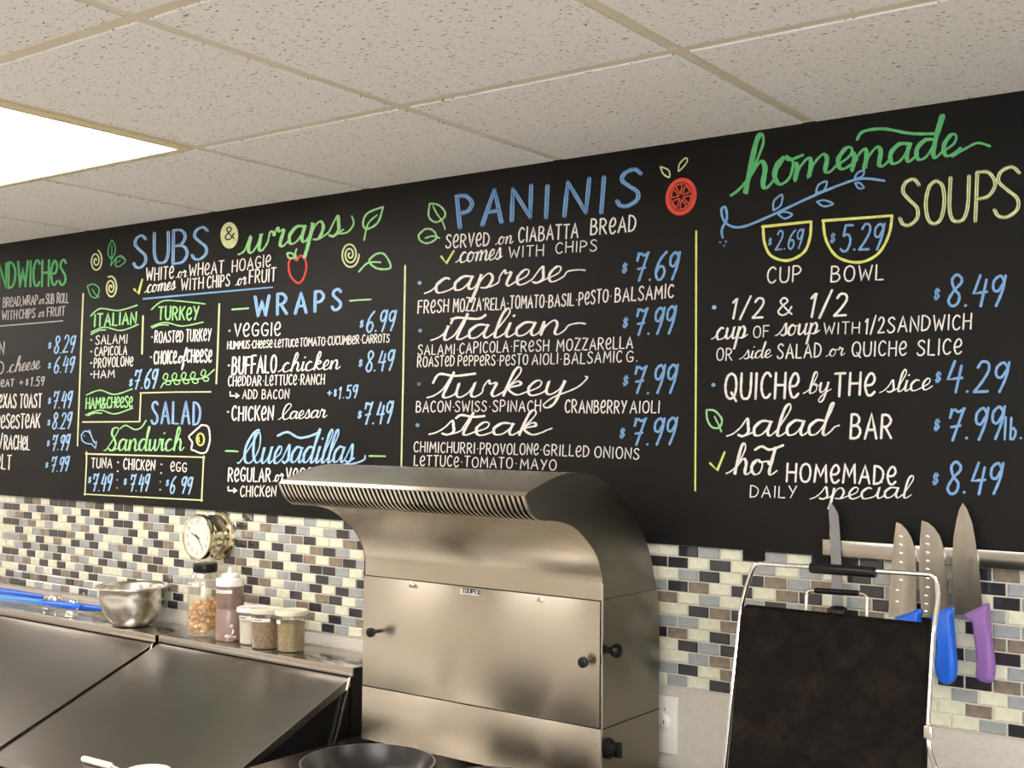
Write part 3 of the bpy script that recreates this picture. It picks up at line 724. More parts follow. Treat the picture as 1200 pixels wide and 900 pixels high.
W(E_, 'red tomato slice', [('c', ell(1094, 168, 52, 66, 20, .25), 16), ('c', ell(1094, 168, 40, 52, 20, .25), 4)] + [('c', [1094 + 8 * math.cos(a), 168 + 10 * math.sin(a), 1094 + 36 * math.cos(a - .35), 168 + 46 * math.sin(a - .35), 1094 + 37 * math.cos(a + .3), 168 + 47 * math.sin(a + .3), 1094 + 8 * math.cos(a), 168 + 10 * math.sin(a)], 5) for a in [i * math.pi / 3 + .3 for i in range(6)]], 'tomato_drawing', 'R')
W(E_, 'pale seeds above the tomato', [('c', [1015, 58, 1025, 80, 1048, 92, 1045, 65, 1015, 52, 1015, 58], 6), ('c', [1083, 70, 1088, 40, 1112, 17, 1118, 30, 1100, 55, 1083, 70], 5)], 'seed_drawing', 'C')
W(E_, 'white line reading served on ciabatta bread', [('caps', 'SeRVeD', 175, 368, 343, 360, 52), ('script', 'on', 370, 356, 438, 350, 62), ('caps', 'CIABATTA', 459, 346, 690, 328, 56), ('caps', 'BReAD', 741, 318, 915, 303, 60)])
W(E_, 'yellow tick', [('p', [157, 402, 177, 428, 206, 380], 8)], 'tick', 'Y')
W(E_, 'white line reading comes with chips', [('script', 'comes', 215, 426, 394, 412, 80), ('caps', 'WITH', 421, 408, 555, 398, 42), ('caps', 'CHIPS', 604, 390, 763, 379, 42)])
for crop, t, x0, y0, x1, y1, h, dot in ((E_, 'caprese', 95, 548, 712, 488, 112, (72, 505)), (F_, 'italian', 120, 98, 712, 68, 112, (74, 58)), (F_, 'turkey', 105, 322, 712, 305, 112, (70, 267)), (F_, 'steak', 112, 465, 583, 468, 100, (64, 428))):
    tl = {'caprese': [(.1, .3), (.35, .32), (.5, .28)], 'italian': [(.1, .3), (.3, .36), (.45, .32)], 'turkey': [(.2, .3), (.3, .55), (.25, .6)], 'steak': [(.1, .2), (.2, .28)]}[t]
    it = [('script', t, x0, y0, x1, y1, h, dict(w=11, slant=.4, tail=tl, cross=False))]
    if t == 'italian': it += [('c', [195, 40 - 10, 215, 8, 300, 12, 330, -3], 9)]
    if t == 'turkey': it += [('c', [125, 262, 150, 228, 210, 235, 290, 226], 9)]
    if t == 'steak': it += [('c', [215, 400, 235, 388, 280, 395, 325, 392], 9)]
    W(crop, 'large white script reading ' + t, it, 'item_name')
    W(crop, 'pale blue bullet', [('p', [dot[0], dot[1], dot[0] + 1, dot[1]], 15)], 'bullet', 'L')
price(E_, '7.69', 912, 496, 1076, 488, 108, 873, 445)
W(E_, 'white line listing fresh mozzarella, tomato, basil, pesto, balsamic', [('caps', 'FReSH', 66, 623, 184, 618, 50), ('caps', 'MOZZA', 204, 618, 312, 612, 50), ('caps', "'RELA*", 318, 612, 420, 606, 45), ('caps', 'TOMATO*', 426, 604, 570, 600, 48), ('caps', 'BASIL*', 577, 600, 688, 592, 48), ('caps', 'PeSTO*', 695, 592, 822, 578, 50), ('caps', 'BALSAMIC', 836, 580, 1063, 562, 52)])
price(F_, '7.99', 912, 73, 1062, 68, 105, 876, 25)
W(F_, 'white line listing salami, capicola, fresh mozzarella', [('caps', 'SALAMI*', 66, 153, 224, 149, 38), ('caps', 'CAPICOLA*', 229, 148, 434, 140, 42), ('caps', 'FReSH', 442, 141, 576, 137, 42), ('caps', 'MOZZAReLLA', 608, 138, 904, 126, 45)])
W(F_, 'white line listing roasted peppers, pesto aioli, balsamic g.', [('caps', 'ROASTeD', 64, 200, 207, 196, 40), ('caps', 'PePPeRS*', 223, 196, 380, 192, 40), ('caps', 'PeSTO', 387, 194, 494, 190, 40), ('caps', 'AIOLI*', 512, 191, 628, 187, 40), ('caps', 'BALSAMIC', 638, 190, 861, 180, 43), ('caps', 'G.', 880, 180, 924, 178, 42)])
price(F_, '7.99', 905, 303, 1068, 302, 106, 877, 252)
W(F_, 'white line listing bacon, swiss, spinach, cranberry aioli', [('caps', 'BACON*', 59, 376, 208, 374, 42), ('caps', 'SWISS*', 211, 374, 350, 373, 40), ('caps', 'SPINACH', 358, 374, 544, 373, 42), ('p', [585, 352, 586, 352], 11), ('caps', 'CRANBeRRY', 641, 379, 879, 380, 48), ('caps', 'AIOLI', 895, 379, 1008, 379, 46)])
price(F_, '7.99', 902, 503, 1066, 504, 106, 864, 456)
W(F_, 'white line listing chimichurri, provolone, grilled onions', [('caps', 'CHIMICHURRI*', 50, 531, 302, 538, 40), ('caps', 'PROVOLONe*', 309, 540, 550, 543, 42), ('caps', 'GRILLeD', 557, 545, 733, 550, 42), ('caps', 'ONIONS', 756, 553, 928, 560, 43)])
W(F_, 'white line listing lettuce, tomato, mayo', [('caps', 'LeTTUCe*', 51, 585, 240, 589, 40), ('caps', 'TOMATO*', 248, 590, 452, 596, 40), ('caps', 'MAYO', 466, 597, 605, 603, 40)])
W(E_, 'pale yellow rule left of the soups', [('p', [1153, 303, 1152, 800, 1149, 1316], 7)], 'rule', 'Y')
# fifth column: soups
W(G_, 'large green script heading reading homemade', [('script', 'ho', 118, 348, 372, 285, 205, dict(w=19, slant=.18, lead=True)), ('script', 'me', 348, 292, 582, 232, 145, dict(w=17, slant=.2, lead=False)), ('script', 'made', 560, 255, 965, 190, 150, dict(w=17, slant=.2, lead=False)), ('c', [935, 200, 985, 170, 1030, 150, 1074, 162], 9), ('c', [583, 137, 605, 108, 680, 98, 780, 115, 868, 116], 11)], 'heading', 'G')
W(G_, 'pale yellow double-stroke heading reading soups', [('caps', t, x0, y0, x1, y1, h, dict(style='double', w=14, slant=.04)) for t, x0, y0, x1, y1, h in
  (('S', 740, 457, 808, 452, 170), ('O', 832, 450, 902, 446, 166), ('U', 922, 444, 990, 438, 166), ('P', 1020, 435, 1090, 430, 180), ('S', 1090, 432, 1180, 425, 190))], 'heading', 'ZC')
W(G_, 'blue leafy branch', [('c', [85, 500, 82, 470, 100, 430, 95, 388, 80, 400, 95, 445, 150, 462, 250, 425, 400, 355, 520, 305, 600, 282, 683, 290], 9)] +
  [('c', p, 7) for p in ([272, 400, 275, 365, 305, 342, 300, 380, 272, 400], [288, 412, 315, 405, 342, 415, 315, 430, 288, 412], [430, 335, 440, 305, 470, 293, 460, 325, 430, 335], [433, 368, 460, 362, 493, 375, 460, 385, 433, 368], [572, 282, 585, 260, 608, 253, 600, 275, 572, 282], [575, 298, 592, 298, 607, 315, 588, 318, 575, 298])] + [('p', [x, y, x + 1, y], 8) for x, y in ((75, 518), (97, 515), (90, 530))], 'branch_drawing', 'U')
W(G_, 'yellow outline of a soup cup', [('p', [232, 460, 320, 451, 412, 441], 10), ('c', [412, 441, 408, 500, 385, 555, 325, 585, 265, 568, 240, 520, 235, 460], 10)], 'cup_drawing', 'Y')
W(G_, 'yellow outline of a soup bowl', [('p', [455, 438, 580, 429, 712, 419], 10), ('c', [712, 419, 700, 490, 660, 560, 590, 592, 510, 572, 468, 510, 457, 438], 10)], 'bowl_drawing', 'Y')
price(G_, '2.69', 280, 545, 376, 540, 70, 260, 515); price(G_, '5.29', 520, 550, 672, 545, 96, 492, 500)
W(G_, 'white word reading cup', [('caps', 'CUP', 250, 670, 373, 662, 56)]); W(G_, 'white word reading bowl', [('caps', 'BOWL', 486, 664, 678, 655, 56)])
price(G_, '8.49', 915, 756, 1118, 750, 115, 877, 708)
W(H_, 'pale blue bullet', [('p', [53, 95, 54, 95], 16)], 'bullet', 'L')
W(H_, 'white line reading one half and one half', [('caps', '1/2', 115, 137, 232, 132, 75, dict(slant=.15)), ('caps', '&', 290, 124, 342, 121, 62), ('caps', '1/2', 404, 131, 540, 126, 85, dict(slant=.15))], 'item_name')
W(H_, 'white line reading cup of soup with half sandwich', [('script', 'cup', 45, 215, 176, 208, 88), ('caps', 'OF', 198, 207, 254, 205, 42), ('script', 'soup', 282, 202, 443, 192, 82), ('caps', 'WITH', 459, 196, 590, 191, 42), ('caps', '1/2', 612, 192, 682, 188, 58), ('caps', 'SANDWICH', 695, 188, 1003, 175, 55)])
W(H_, 'white line reading or side salad or quiche slice', [('caps', 'OR', 62, 292, 118, 290, 44), ('script', 'side', 148, 288, 266, 280, 58), ('caps', 'SALAD', 287, 285, 448, 279, 52), ('script', 'or', 468, 278, 537, 272, 56), ('caps', 'QUICHe', 563, 276, 763, 272, 52), ('caps', 'SLICe', 805, 272, 968, 267, 56)])
W(H_, 'pale blue bullet', [('p', [50, 382, 51, 382], 15)], 'bullet', 'L')
W(H_, 'white line reading quiche by the slice', [('caps', 'QUICHe', 92, 434, 364, 430, 92, dict(w=9)), ('script', 'by', 385, 415, 486, 408, 78), ('caps', 'THe', 498, 424, 646, 418, 84, dict(w=9)), ('script', 'slice', 668, 412, 860, 398, 80)], 'item_name')
price(H_, '4.29', 912, 411, 1132, 405, 112, 882, 350)
W(H_, 'green leaf before salad bar', [('c', [25, 475, 55, 478, 82, 510, 72, 540, 45, 538, 28, 510, 25, 475], 7), ('c', [55, 500, 70, 530, 80, 555], 6)], 'leaf_drawing', 'N')
W(H_, 'white line reading salad bar', [('script', 'salad', 103, 574, 510, 568, 118, dict(w=11, slant=.3, tail=[(.1, .25), (.2, .3)])), ('caps', 'BAR', 558, 580, 708, 578, 88, dict(w=9))], 'item_name')
price(H_, '7.99', 915, 586, 1115, 580, 114, 877, 528)
W(H_, 'blue lb. after the salad bar price', [('caps', 'lb.', 1126, 583, 1192, 583, 80, dict(w=9))], 'price', 'U')
W(H_, 'yellow tick', [('p', [38, 672, 65, 698, 92, 632], 8)], 'tick', 'Y')
W(H_, 'white line reading hot homemade', [('script', 'hot', 100, 712, 285, 715, 115, dict(w=11, slant=.2, cross=False)), ('c', [205, 622, 230, 610, 260, 622, 308, 606], 9), ('caps', 'HOMeMADe', 322, 740, 724, 750, 68, dict(w=8))], 'item_name')
W(H_, 'white line reading daily special', [('caps', 'DAILY', 187, 797, 356, 801, 42), ('script', 'special', 410, 806, 782, 800, 82)])
price(H_, '8.49', 912, 783, 1109, 787, 116, 872, 728)

# ---------------------------------------------------------------- stainless ventless hood with louvred snout
XR, XL = -.317, -.960; YB, YF = -.05, -.275; HB = 1.066
hood = thing('ventless_hood', 'large curved stainless steel hood with a louvred front lip, under the panini prices', 'hood', ((XR + XL) / 2, -.16, HB))
ox, oy, k = 560, 535, 5.143


def sp(lst): return [(lambda p: (p.y, p.z))(un(ox + u / k, oy + v / k, x=XR)) for u, v in lst]


outer = sp([(285, 240), (350, 190), (420, 148), (500, 112), (570, 98), (650, 102), (720, 126), (800, 176), (870, 246), (930, 334), (980, 425), (1012, 505), (1040, 598), (1058, 690), (1066, 780)])
inner = sp([(285, 240), (302, 292), (326, 345), (362, 380), (400, 388), (450, 388), (520, 400), (580, 426), (640, 482), (700, 562), (738, 650), (758, 740), (764, 820)])
tip = outer[0]
# the last points run down to the straight back and front
outer = [tip] + spline(outer[:1] + outer[1:-1], 3)[1:] + [(YB, 1.40), (YB, HB)]
outer = [(min(y, YB), z) for y, z in outer]
inner = spline(inner, 3) + [(YF, 1.425), (YF, HB)]
inner = [(y if z < 1.5 else y, z) for y, z in inner]
inner = [(min(y, YF), z) for y, z in inner]


def grille_end(): return min(range(len(inner)), key=lambda i: abs(inner[i][0] - sp([(405, 388)])[0][0]) + abs(inner[i][1] - sp([(405, 388)])[0][1]))


ge = grille_end(); lip = inner[:ge + 1]
cz = sum(p[1] for p in lip) / len(lip) + .02; cy = lip[0][0] + .09


def inset(p, d):
    vx, vz = cy - p[0], cz - p[1]; l = math.hypot(vx, vz); return (p[0] + vx / l * d, p[1] + vz / l * d)


skin = outer[:0] + [inset(p, .006) for p in lip] + inner[ge:] + outer[::-1][:-1]
m = MB(); m.prism(skin, 'x', XL + .003, XR - .003); m.build('hood_body', M['steel'], hood, ang=30)
side_poly = lip + inner[ge:] + outer[::-1][:-1]
for x0, x1 in ((XR - .003, XR), (XL, XL + .003)): MB().prism(side_poly, 'x', x0, x1).build('side_panel', M['steel_side'], hood, smooth=False, label='steel end panel with a dark reflection put into its colour')
rec = [inset(p, .0042) for p in lip]; rec2 = [inset(p, .0062) for p in lip]
m = MB(); m.prism(rec + rec2[::-1], 'x', XL + .004, XR - .004); m.build('louvre_recess', M['gap_shade'], hood, smooth=False)  # black strip paints in the shade between the slats
NS = 54; pit = (XR - XL) / NS; top2 = [outer[1], outer[2]]
fin_o = [(tip[0] + (p[0] - tip[0]) * .25, tip[1] + (p[1] - tip[1]) * .25) for p in (outer[3], )] + lip
fin_i = [inset(p, .0045) for p in lip]
fme = MB().prism(fin_o + fin_i[::-1], 'x', 0, pit * .46).mesh('slat', M['steel'], smooth=False)
for i in range(NS):
    o = link('slat', fme, hood); o.location.x = XL + pit * (i + .27)
m = MB(); q0 = fin_o[0]; q1 = outer[5]
m.prism([(tip[0] + .002, tip[1] + .0005), (tip[0] + .010, tip[1] + .0075), (tip[0] + .012, tip[1] + .006), (tip[0] + .004, tip[1] - .002)], 'x', XL, XR); m.build('lip_edge', M['steel'], hood, smooth=False)
# front panels, slightly proud of the body
z1 = un(566, 689, y=YF).z; z2 = un(565, 828.5, y=YF).z
MB().box((XL + .002, YF - .003, z2 + .0012), (XR - .006, YF + .001, z1 - .0012), .0008).build('door_panel', M['steel'], hood, label='plain brushed steel door panel with two black knobs')
MB().box((XL + .002, YF - .003, HB), (XR - .002, YF + .001, z2 - .0012), .0008).build('lower_panel', M['steel'], hood)
MB().box((XL + .0, YF - .0012, z2 - .003), (XR - .001, YF - .0002, z2 + .003)).build('seam', M['gap_shade'], hood, smooth=False)
MB().box((XL + .0, YF - .0008, z1 - .002), (XR - .001, YF - .0001, z1 + .0006)).build('seam', M['gap_shade'], hood, smooth=False)
MB().box((XR - .006, YF - .0022, z2), (XR - .002, YF - .0002, z1)).build('seam', M['gap_shade'], hood, smooth=False)
MB().box((XR - .0016, YF - .0045, HB), (XR + .0006, YF, 1.47), .0004).build('corner_trim', M['polish'], hood)
MB().box((XR, YF, z2 - .0015), (XR + .0008, YB, z2 + .0005)).build('seam', M['gap_shade'], hood, smooth=False)
zt = un(735, 697, x=XR).z; MB().box((XR, YF, zt - .0008), (XR + .0006, YB, zt + .0004)).build('seam', M['blackmetal'], hood, smooth=False)
for (u, v), nm in (((435, 741), 'left'), ((684, 776), 'right')):
    p = un(u, v, y=YF - .026)
    m = MB(); m.lathe([(0, 0), (.0045, 0), (.0045, .014), (.009, .018), (.0115, .024), (.0105, .030), (.006, .033), (0, .0335)], (p.x, YF - .002, p.z), (0, -1, 0), 20); m.build('knob', M['black'], hood)
p = un(723, 763, x=XR + .02); m = MB(); m.lathe([(0, 0), (.006, 0), (.006, .008), (.012, .012), (.0145, .019), (.012, .027), (.006, .03), (0, .0305)], (XR, p.y, p.z), (1, 0, 0), 20); m.build('knob', M['black'], hood)
p = un(719, 878, x=XR + .012); m = MB(); m.lathe([(0, 0), (.021, 0), (.0205, .006), (.016, .008), (.014, .022), (0, .023)], (XR, p.y, p.z), (1, 0, 0), 10); m.box((XR + .015, p.y - .005, p.z - .015), (XR + .030, p.y + .005, p.z + .015), .002); m.build('control_knob', M['black'], hood, ang=25)
for u, v in ((482, 686), (632.5, 703)):
    p = un(u, v, y=YF - .006); m = MB(); m.lathe([(0, 0), (.0055, 0), (.0055, .002), (.0038, .003), (.0038, .010), (.0025, .0115), (0, .0118)], (p.x, YF - .003, p.z), (0, -1, 0), 6); m.build('screw', M['polish'], hood, ang=20)
for u, v in ((698, 871), ):
    p = un(u, v, y=YF - .003); MB().lathe([(0, 0), (.003, 0), (.002, .0015), (0, .002)], (p.x, YF - .003, p.z), (0, -1, 0), 8).build('screw', M['brass'], hood)
MB().box((un(541, 689, y=YF).x, YF - .0036, un(541, 695.5, y=YF).z), (un(562.5, 691, y=YF).x, YF - .003, un(541, 689.5, y=YF).z)).build('badge', M['paper'], hood, smooth=False)
I = Ink(YF - .0038); I.caps('EQUIPEX', 542.5, 694.2, 561.5, 696.4, 4.6, w=1.0, gap=.12); I.m.build('badge_lettering', M['ink'], hood, smooth=False, fix=False, label='small dark brand lettering on the door panel')
for x in (XR - .03, XL + .03): MB().lathe([(0, 0), (.012, 0), (.012, .012), (0, .012)], (x, YB - .02, HB - .014), (0, 0, 1), 12).build('foot', M['black'], hood)
for x in (XR - .03, XL + .03): MB().lathe([(0, 0), (.012, 0), (.012, .012), (0, .012)], (x, YF + .03, HB - .014), (0, 0, 1), 12).build('foot', M['black'], hood)

# ---------------------------------------------------------------- worktop under hood, pans and press
CT = HB - .014
wt = thing('work_counter', 'stainless steel worktop under the hood, pans and press', 'counter', (.3, -.45, 0))
MB().box((-1.02, -.92, CT - .04), (1.9, -.012, CT), .004).build('worktop', M['shelf'], wt)
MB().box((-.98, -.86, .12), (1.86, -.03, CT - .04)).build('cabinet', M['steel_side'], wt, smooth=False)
for x in (-.9, .4, 1.78):
    for y in (-.8, -.12): MB().lathe([(0, 0), (.02, 0), (.02, .12), (0, .12)], (x, y, 0), (0, 0, 1), 12).build('leg', M['polish'], wt)

# ---------------------------------------------------------------- two refrigerated prep tables with sloping lids
ZS = 1.19


def prep_table(name, label, x0, x1, zs, group=None):
    t = thing(name, label, 'prep table', ((x0 + x1) / 2, -.4, 0), group)
    yf = -.166; sl = .425
    m = MB(); m.box((x0, yf, zs - .003), (x1, -.004, zs), .0008); m.box((x0, yf - .0015, zs - .021), (x1, yf + .003, zs), .0009)
    m.build('back_shelf', M['shelf'], t, ang=25)
    MB().box((x0 + .004, yf + .006, .95), (x1 - .010, -.006, zs - .004)).build('rear_housing', M['blackmetal'], t, smooth=False)
    # lid: a thin steel tray lid hinged below the shelf lip
    ya, za = yf - .002, zs - .0245; yb_ = -.652; zb_ = za + (yb_ - ya) * sl; L = 1 / math.hypot(1, sl); ny, nz = -sl * L, L
    a, b = x0 + .006, x1 - .007
    m = MB(); th_ = .004
    m.prism([(ya, za), (yb_, zb_), (yb_ - .002, zb_ - .004), (yb_ - .002, zb_ - .020), (yb_ + .001, zb_ - .020), (yb_ + .002, zb_ - .006), (ya, za - th_)], 'x', a, b)
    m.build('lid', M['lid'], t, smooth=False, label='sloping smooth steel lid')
    for xs in (a - .0005, b - .0015):
        m = MB(); m.prism([(ya, za + .0008), (yb_, zb_ + .0008), (yb_, zb_ - .020), (ya, za - .020)], 'x', xs, xs + .002); m.build('lid_edge', M['polish'], t, smooth=False)
    m = MB(); m.prism([(yf, zs - .05), (-.655, zb_ - .03), (-.655, .90), (-.655, .2), (yf, .2)], 'x', x0 + .012, x1 - .012); m.build('body', M['blackmetal'], t, smooth=False)
    m = MB(); m.prism([(-.172, zs - .022), (-.215, zs - .155), (-.30, .85), (-.296, .85), (-.211, zs - .155), (-.168, zs - .022)], 'x', x1 - .008, x1 - .004); m.build('side_trim', M['polish'], t, smooth=False)
    MB().box((x0 + .01, -.98, zb_ - .055), (x1 - .01, -.658, zb_ - .034), .003).build('cutting_board', M['white'], t, label='cream cutting board along the front')
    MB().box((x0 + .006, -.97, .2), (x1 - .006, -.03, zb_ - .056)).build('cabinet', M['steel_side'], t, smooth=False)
    for x in (x0 + .08, x1 - .08):
        for y in (-.9, -.1): MB().lathe([(0, 0), (.025, 0), (.025, .2), (0, .2)], (x, y, 0), (0, 0, 1), 12).build('leg', M['polish'], t)
    return t, (zb_ - .034)


prep_table('prep_table', 'stainless steel prep table with closed sloping lid, right one, jars along its back shelf', -1.837, -1.094, ZS)
_, zboard = prep_table('prep_table', 'stainless steel prep table with closed sloping lid, left one, steel bowl on its back shelf', -3.15, -1.852, ZS - .004)

# ---------------------------------------------------------------- steel mixing bowl
bx, by = -2.035, -.112; bz = ZS - .004
bowl = MB().lathe([(r_ * .955, z_) for r_, z_ in [(0, .002), (.045, 0), (.062, .008), (.083, .035), (.094, .065), (.097, .088), (.0975, .108), (.107, .1155), (.109, .114), (.108, .1185), (.098, .113), (.0955, .108), (.095, .088), (.0915, .065), (.081, .036), (.06, .010), (.04, .004), (0, .004)]], (bx, by, bz), n=56).build('mixing_bowl', M['polish'], ang=50)
tag(bowl, 'small stainless steel mixing bowl on the back shelf beside the blue scoops', 'bowl')

# ---------------------------------------------------------------- tray of blue-handled scoops
tz = ZS - .004
M['clear'] = clear('clear_plastic', (.97, .96, .93), gloss=.15, haze=.05)
M['clearw'] = clear('clear_plastic_milky', (.96, .95, .92), gloss=.15, haze=.055)
m = MB(); x0, x1, y0, y1 = -2.95, -2.17, -.150, -.012
m.box((x0, y0, tz), (x1, y1, tz + .0015)); 
for a, c in (((x0, y0, tz), (x1, y0 + .0015, tz + .028)), ((x0, y1 - .0015, tz), (x1, y1, tz + .028)), ((x0, y0, tz), (x0 + .0015, y1, tz + .028)), ((x1 - .0015, y0, tz), (x1, y1, tz + .028))): m.box(a, c)
tr = m.build('tray', M['clear'], smooth=False); tag(tr, 'clear shallow plastic tray under the blue-handled scoops', 'tray')


def scoop(mat_, pa, pb, ra, rb, label, ball, br):
    t = thing('serving_scoop', label, 'scoop', tuple(pa), 'blue-handled scoops on the clear tray')
    a, b = Vector(pa), Vector(pb); d = b - a
    ra *= 1.25; rb *= 1.2
    MB().tube([a, a + d * .08, a + d * .3, a + d * .62, a + d * .8, a + d * .96, b], [ra * .6, ra, ra * 1.05, ra * .95, ra * .75, rb, rb * .6], 12).build('handle', mat_, t)
    bl = Vector(ball); m = MB(); n = (bl - b)
    if n.length > .01: m.tube([b, b + n * .5 + Vector((0, 0, .006)), bl], .0028, 8)
    m.build('shaft', M['polish'], t)
    MB().lathe([(0, 0), (br * .6, .12 * br), (br * .9, .45 * br), (br, br * .9), (br * .96, br * .9), (br * .85, .5 * br), (br * .55, .2 * br), (0, .1 * br)], tuple(bl + Vector((0, 0, br * .9))), (0, 0, -1), 20).build('bowl', M['chrome'], t)


z = lambda u, v, y: un(u, v, y=y)
scoop(M['blue'], z(-22, 691, -.045), z(52, 700, -.045), .0105, .006, 'dark blue handled serving scoop at the back of the tray', z(65, 705, -.05), .026)
scoop(M['blue2'], z(-4, 700.5, -.10), z(50, 706, -.10), .0105, .009, 'lighter blue handled serving scoop in front on the tray', z(58, 713, -.09), .022)
scoop(M['blue'], z(50, 707.5, -.115), z(96, 711, -.115), .0105, .0075, 'dark blue handled serving scoop nearest the steel bowl', z(84, 722, -.13), .021)
scoop(M['blue'], z(86, 710.5, -.06), z(124, 714, -.06), .0085, .005, 'thin dark blue handled scoop tucked behind the steel bowl', z(87, 709, -.05), .020)

# ---------------------------------------------------------------- round wall clock in a deep brass case
c = un(252, 627, y=-.02); cx_, cz_ = c.x, c.z
f = un(231.5, 630, y=-.092); cx2, cz2 = (c.x + f.x) / 2, (c.z + f.z) / 2
ck = thing('wall_clock', 'small round clock in a deep polished brass case above the crouton jar', 'clock', (cx2, -.01, cz2))
MB().lathe([(0, 0), (.066, 0), (.070, .004), (.070, .010), (.066, .016), (.060, .019), (.059, .028), (.061, .031), (.059, .035), (.056, .042), (.056, .060), (.060, .064), (.0635, .070), (.0645, .080), (.062, .088), (.058, .089), (.056, .083), (0, .083)], (cx2, -.003, cz2), (0, -1, 0), 56).build('case', M['brass'], ck, ang=25)
M['dial'] = mat('clock_dial', (.74, .70, .60), .5)
MB().lathe([(0, 0), (.0565, 0), (.0565, .0012), (0, .0012)], (cx2, -.0862, cz2), (0, -1, 0), 48).build('dial', M['dial'], ck)
I = Ink(-.0880)
I.map = lambda u, v: (u, -.0880, v)
for n_ in range(1, 13):
    a = math.radians(90 - n_ * 30); r = .044; s_ = str(n_); hh = .0105; wd = .0055 * len(s_)
    px_, pz_ = cx2 + r * math.cos(a), cz2 + r * math.sin(a)
    J = MB()
    adv = 0
    for ch in s_:
        for kind, pts in G[ch][1]:
            pp = spline(pts) if kind == 'c' else pts
            q = [(px_ - wd / 2 + adv + p[0] * .010, pz_ - hh / 2 + p[1] * hh) for p in pp]
            I.stroke(q, .0013) if False else None
            for a_, b_ in zip(q, q[1:]):
                dx, dz = b_[0] - a_[0], b_[1] - a_[1]; l = math.hypot(dx, dz)
                if l < 1e-6: continue
                nx, nz = -dz / l * .0007, dx / l * .0007
                J.face([(a_[0] + nx, -.0880, a_[1] + nz), (b_[0] + nx, -.0880, b_[1] + nz), (b_[0] - nx, -.0880, b_[1] - nz), (a_[0] - nx, -.0880, a_[1] - nz)])
        adv += .0062
    J.build('numeral', M['ink'], ck, smooth=False, fix=False)
I.m.b.free()
for ang, L, w_ in ((158, .030, .0028), (-52, .042, .0018)):
    a = math.radians(ang); d = Vector((math.cos(a), 0, math.sin(a))); n_ = Vector((-d.z, 0, d.x)) * w_; c0 = Vector((cx2, -.0895, cz2))
    m = MB(); A = [c0 - d * .010 - n_, c0 + d * L - n_ * .3, c0 + d * L + n_ * .3, c0 - d * .010 + n_]
    m.prism([(p.x, p.z) for p in A], 'y', -.0893, -.0886); m.build('hand', M['ink'], ck, smooth=False)
MB().lathe([(0, 0), (.003, 0), (.003, .002), (0, .003)], (cx2, -.0885, cz2), (0, -1, 0), 12).build('hub', M['ink'], ck)
MB().lathe([(.0, 0), (.0555, 0), (.0555, .0008), (0, .0008)], (cx2, -.0905, cz2), (0, -1, 0), 48).build('glass', clear('clock_glass', gloss=.05), ck)

# ---------------------------------------------------------------- jar of croutons
jx, jy = un(236, 744, z=ZS).x, -.085
p = un(236, 742, z=ZS); jx, jy = -1.742, -.088
jar = thing('jar', 'tall clear jar with a black lid, half full of golden croutons', 'jar', (jx, jy, ZS))
MB().lathe([(0, 0.001), (.042, .001), (.046, .004), (.047, .012), (.047, .137), (.045, .152), (.037, .168), (.030, .176), (.030, .184), (.028, .184), (.0285, .174), (.035, .166), (.043, .151), (.0452, .137), (.0452, .013), (.043, .0045), (0, .0035)], (jx, jy, ZS), n=48).build('glass', M['clearw'], jar, ang=60)
MB().lathe([(0, .174), (.032, .174), (.033, .176), (.033, .196), (.032, .198), (0, .198)], (jx, jy, ZS), n=40).build('lid', M['black'], jar)


def sticker(parent, x, y, z, r, a0, a1, h, marks, mat_=None, slope=0):
    m = MB(); n = 10
    for i in range(n):
        a, b = math.radians(a0 + (a1 - a0) * i / n), math.radians(a0 + (a1 - a0) * (i + 1) / n)
        m.face([(x + r * math.cos(a), y + r * math.sin(a), z), (x + r * math.cos(b), y + r * math.sin(b), z), (x + r * math.cos(b), y + r * math.sin(b), z + h), (x + r * math.cos(a), y + r * math.sin(a), z + h)])
    lb = m.build('sticker', mat_ or M['paper'], parent, fix=False)
    if marks:
        m = MB(); rr = r + .0004; av = (a1 - a0) / (len(marks) * 1.6 + 2); a = a0 + av
        for ch in marks:
            for kind, pts in G[ch][1]:
                pp = spline(pts, 2) if kind == 'c' else pts
                for p_, q_ in zip(pp, pp[1:]):
                    t0, t1 = math.radians(a + p_[0] * av * 1.5), math.radians(a + q_[0] * av * 1.5); z0_, z1_ = z + h * (.28 + p_[1] * .45), z + h * (.28 + q_[1] * .45); w_ = .0005
                    A = Vector((x + rr * math.cos(t0), y + rr * math.sin(t0), z0_)); B_2 = Vector((x + rr * math.cos(t1), y + rr * math.sin(t1), z1_)); d = B_2 - A
                    if d.length < 1e-6: continue
                    nrm = Vector((math.cos((t0 + t1) / 2), math.sin((t0 + t1) / 2), 0)); s_ = d.normalized().cross(nrm) * w_
                    m.face([A + s_, B_2 + s_, B_2 - s_, A - s_])
            a += av * 1.0
        m.build('lettering', M['ink'], lb, fix=False, smooth=False)


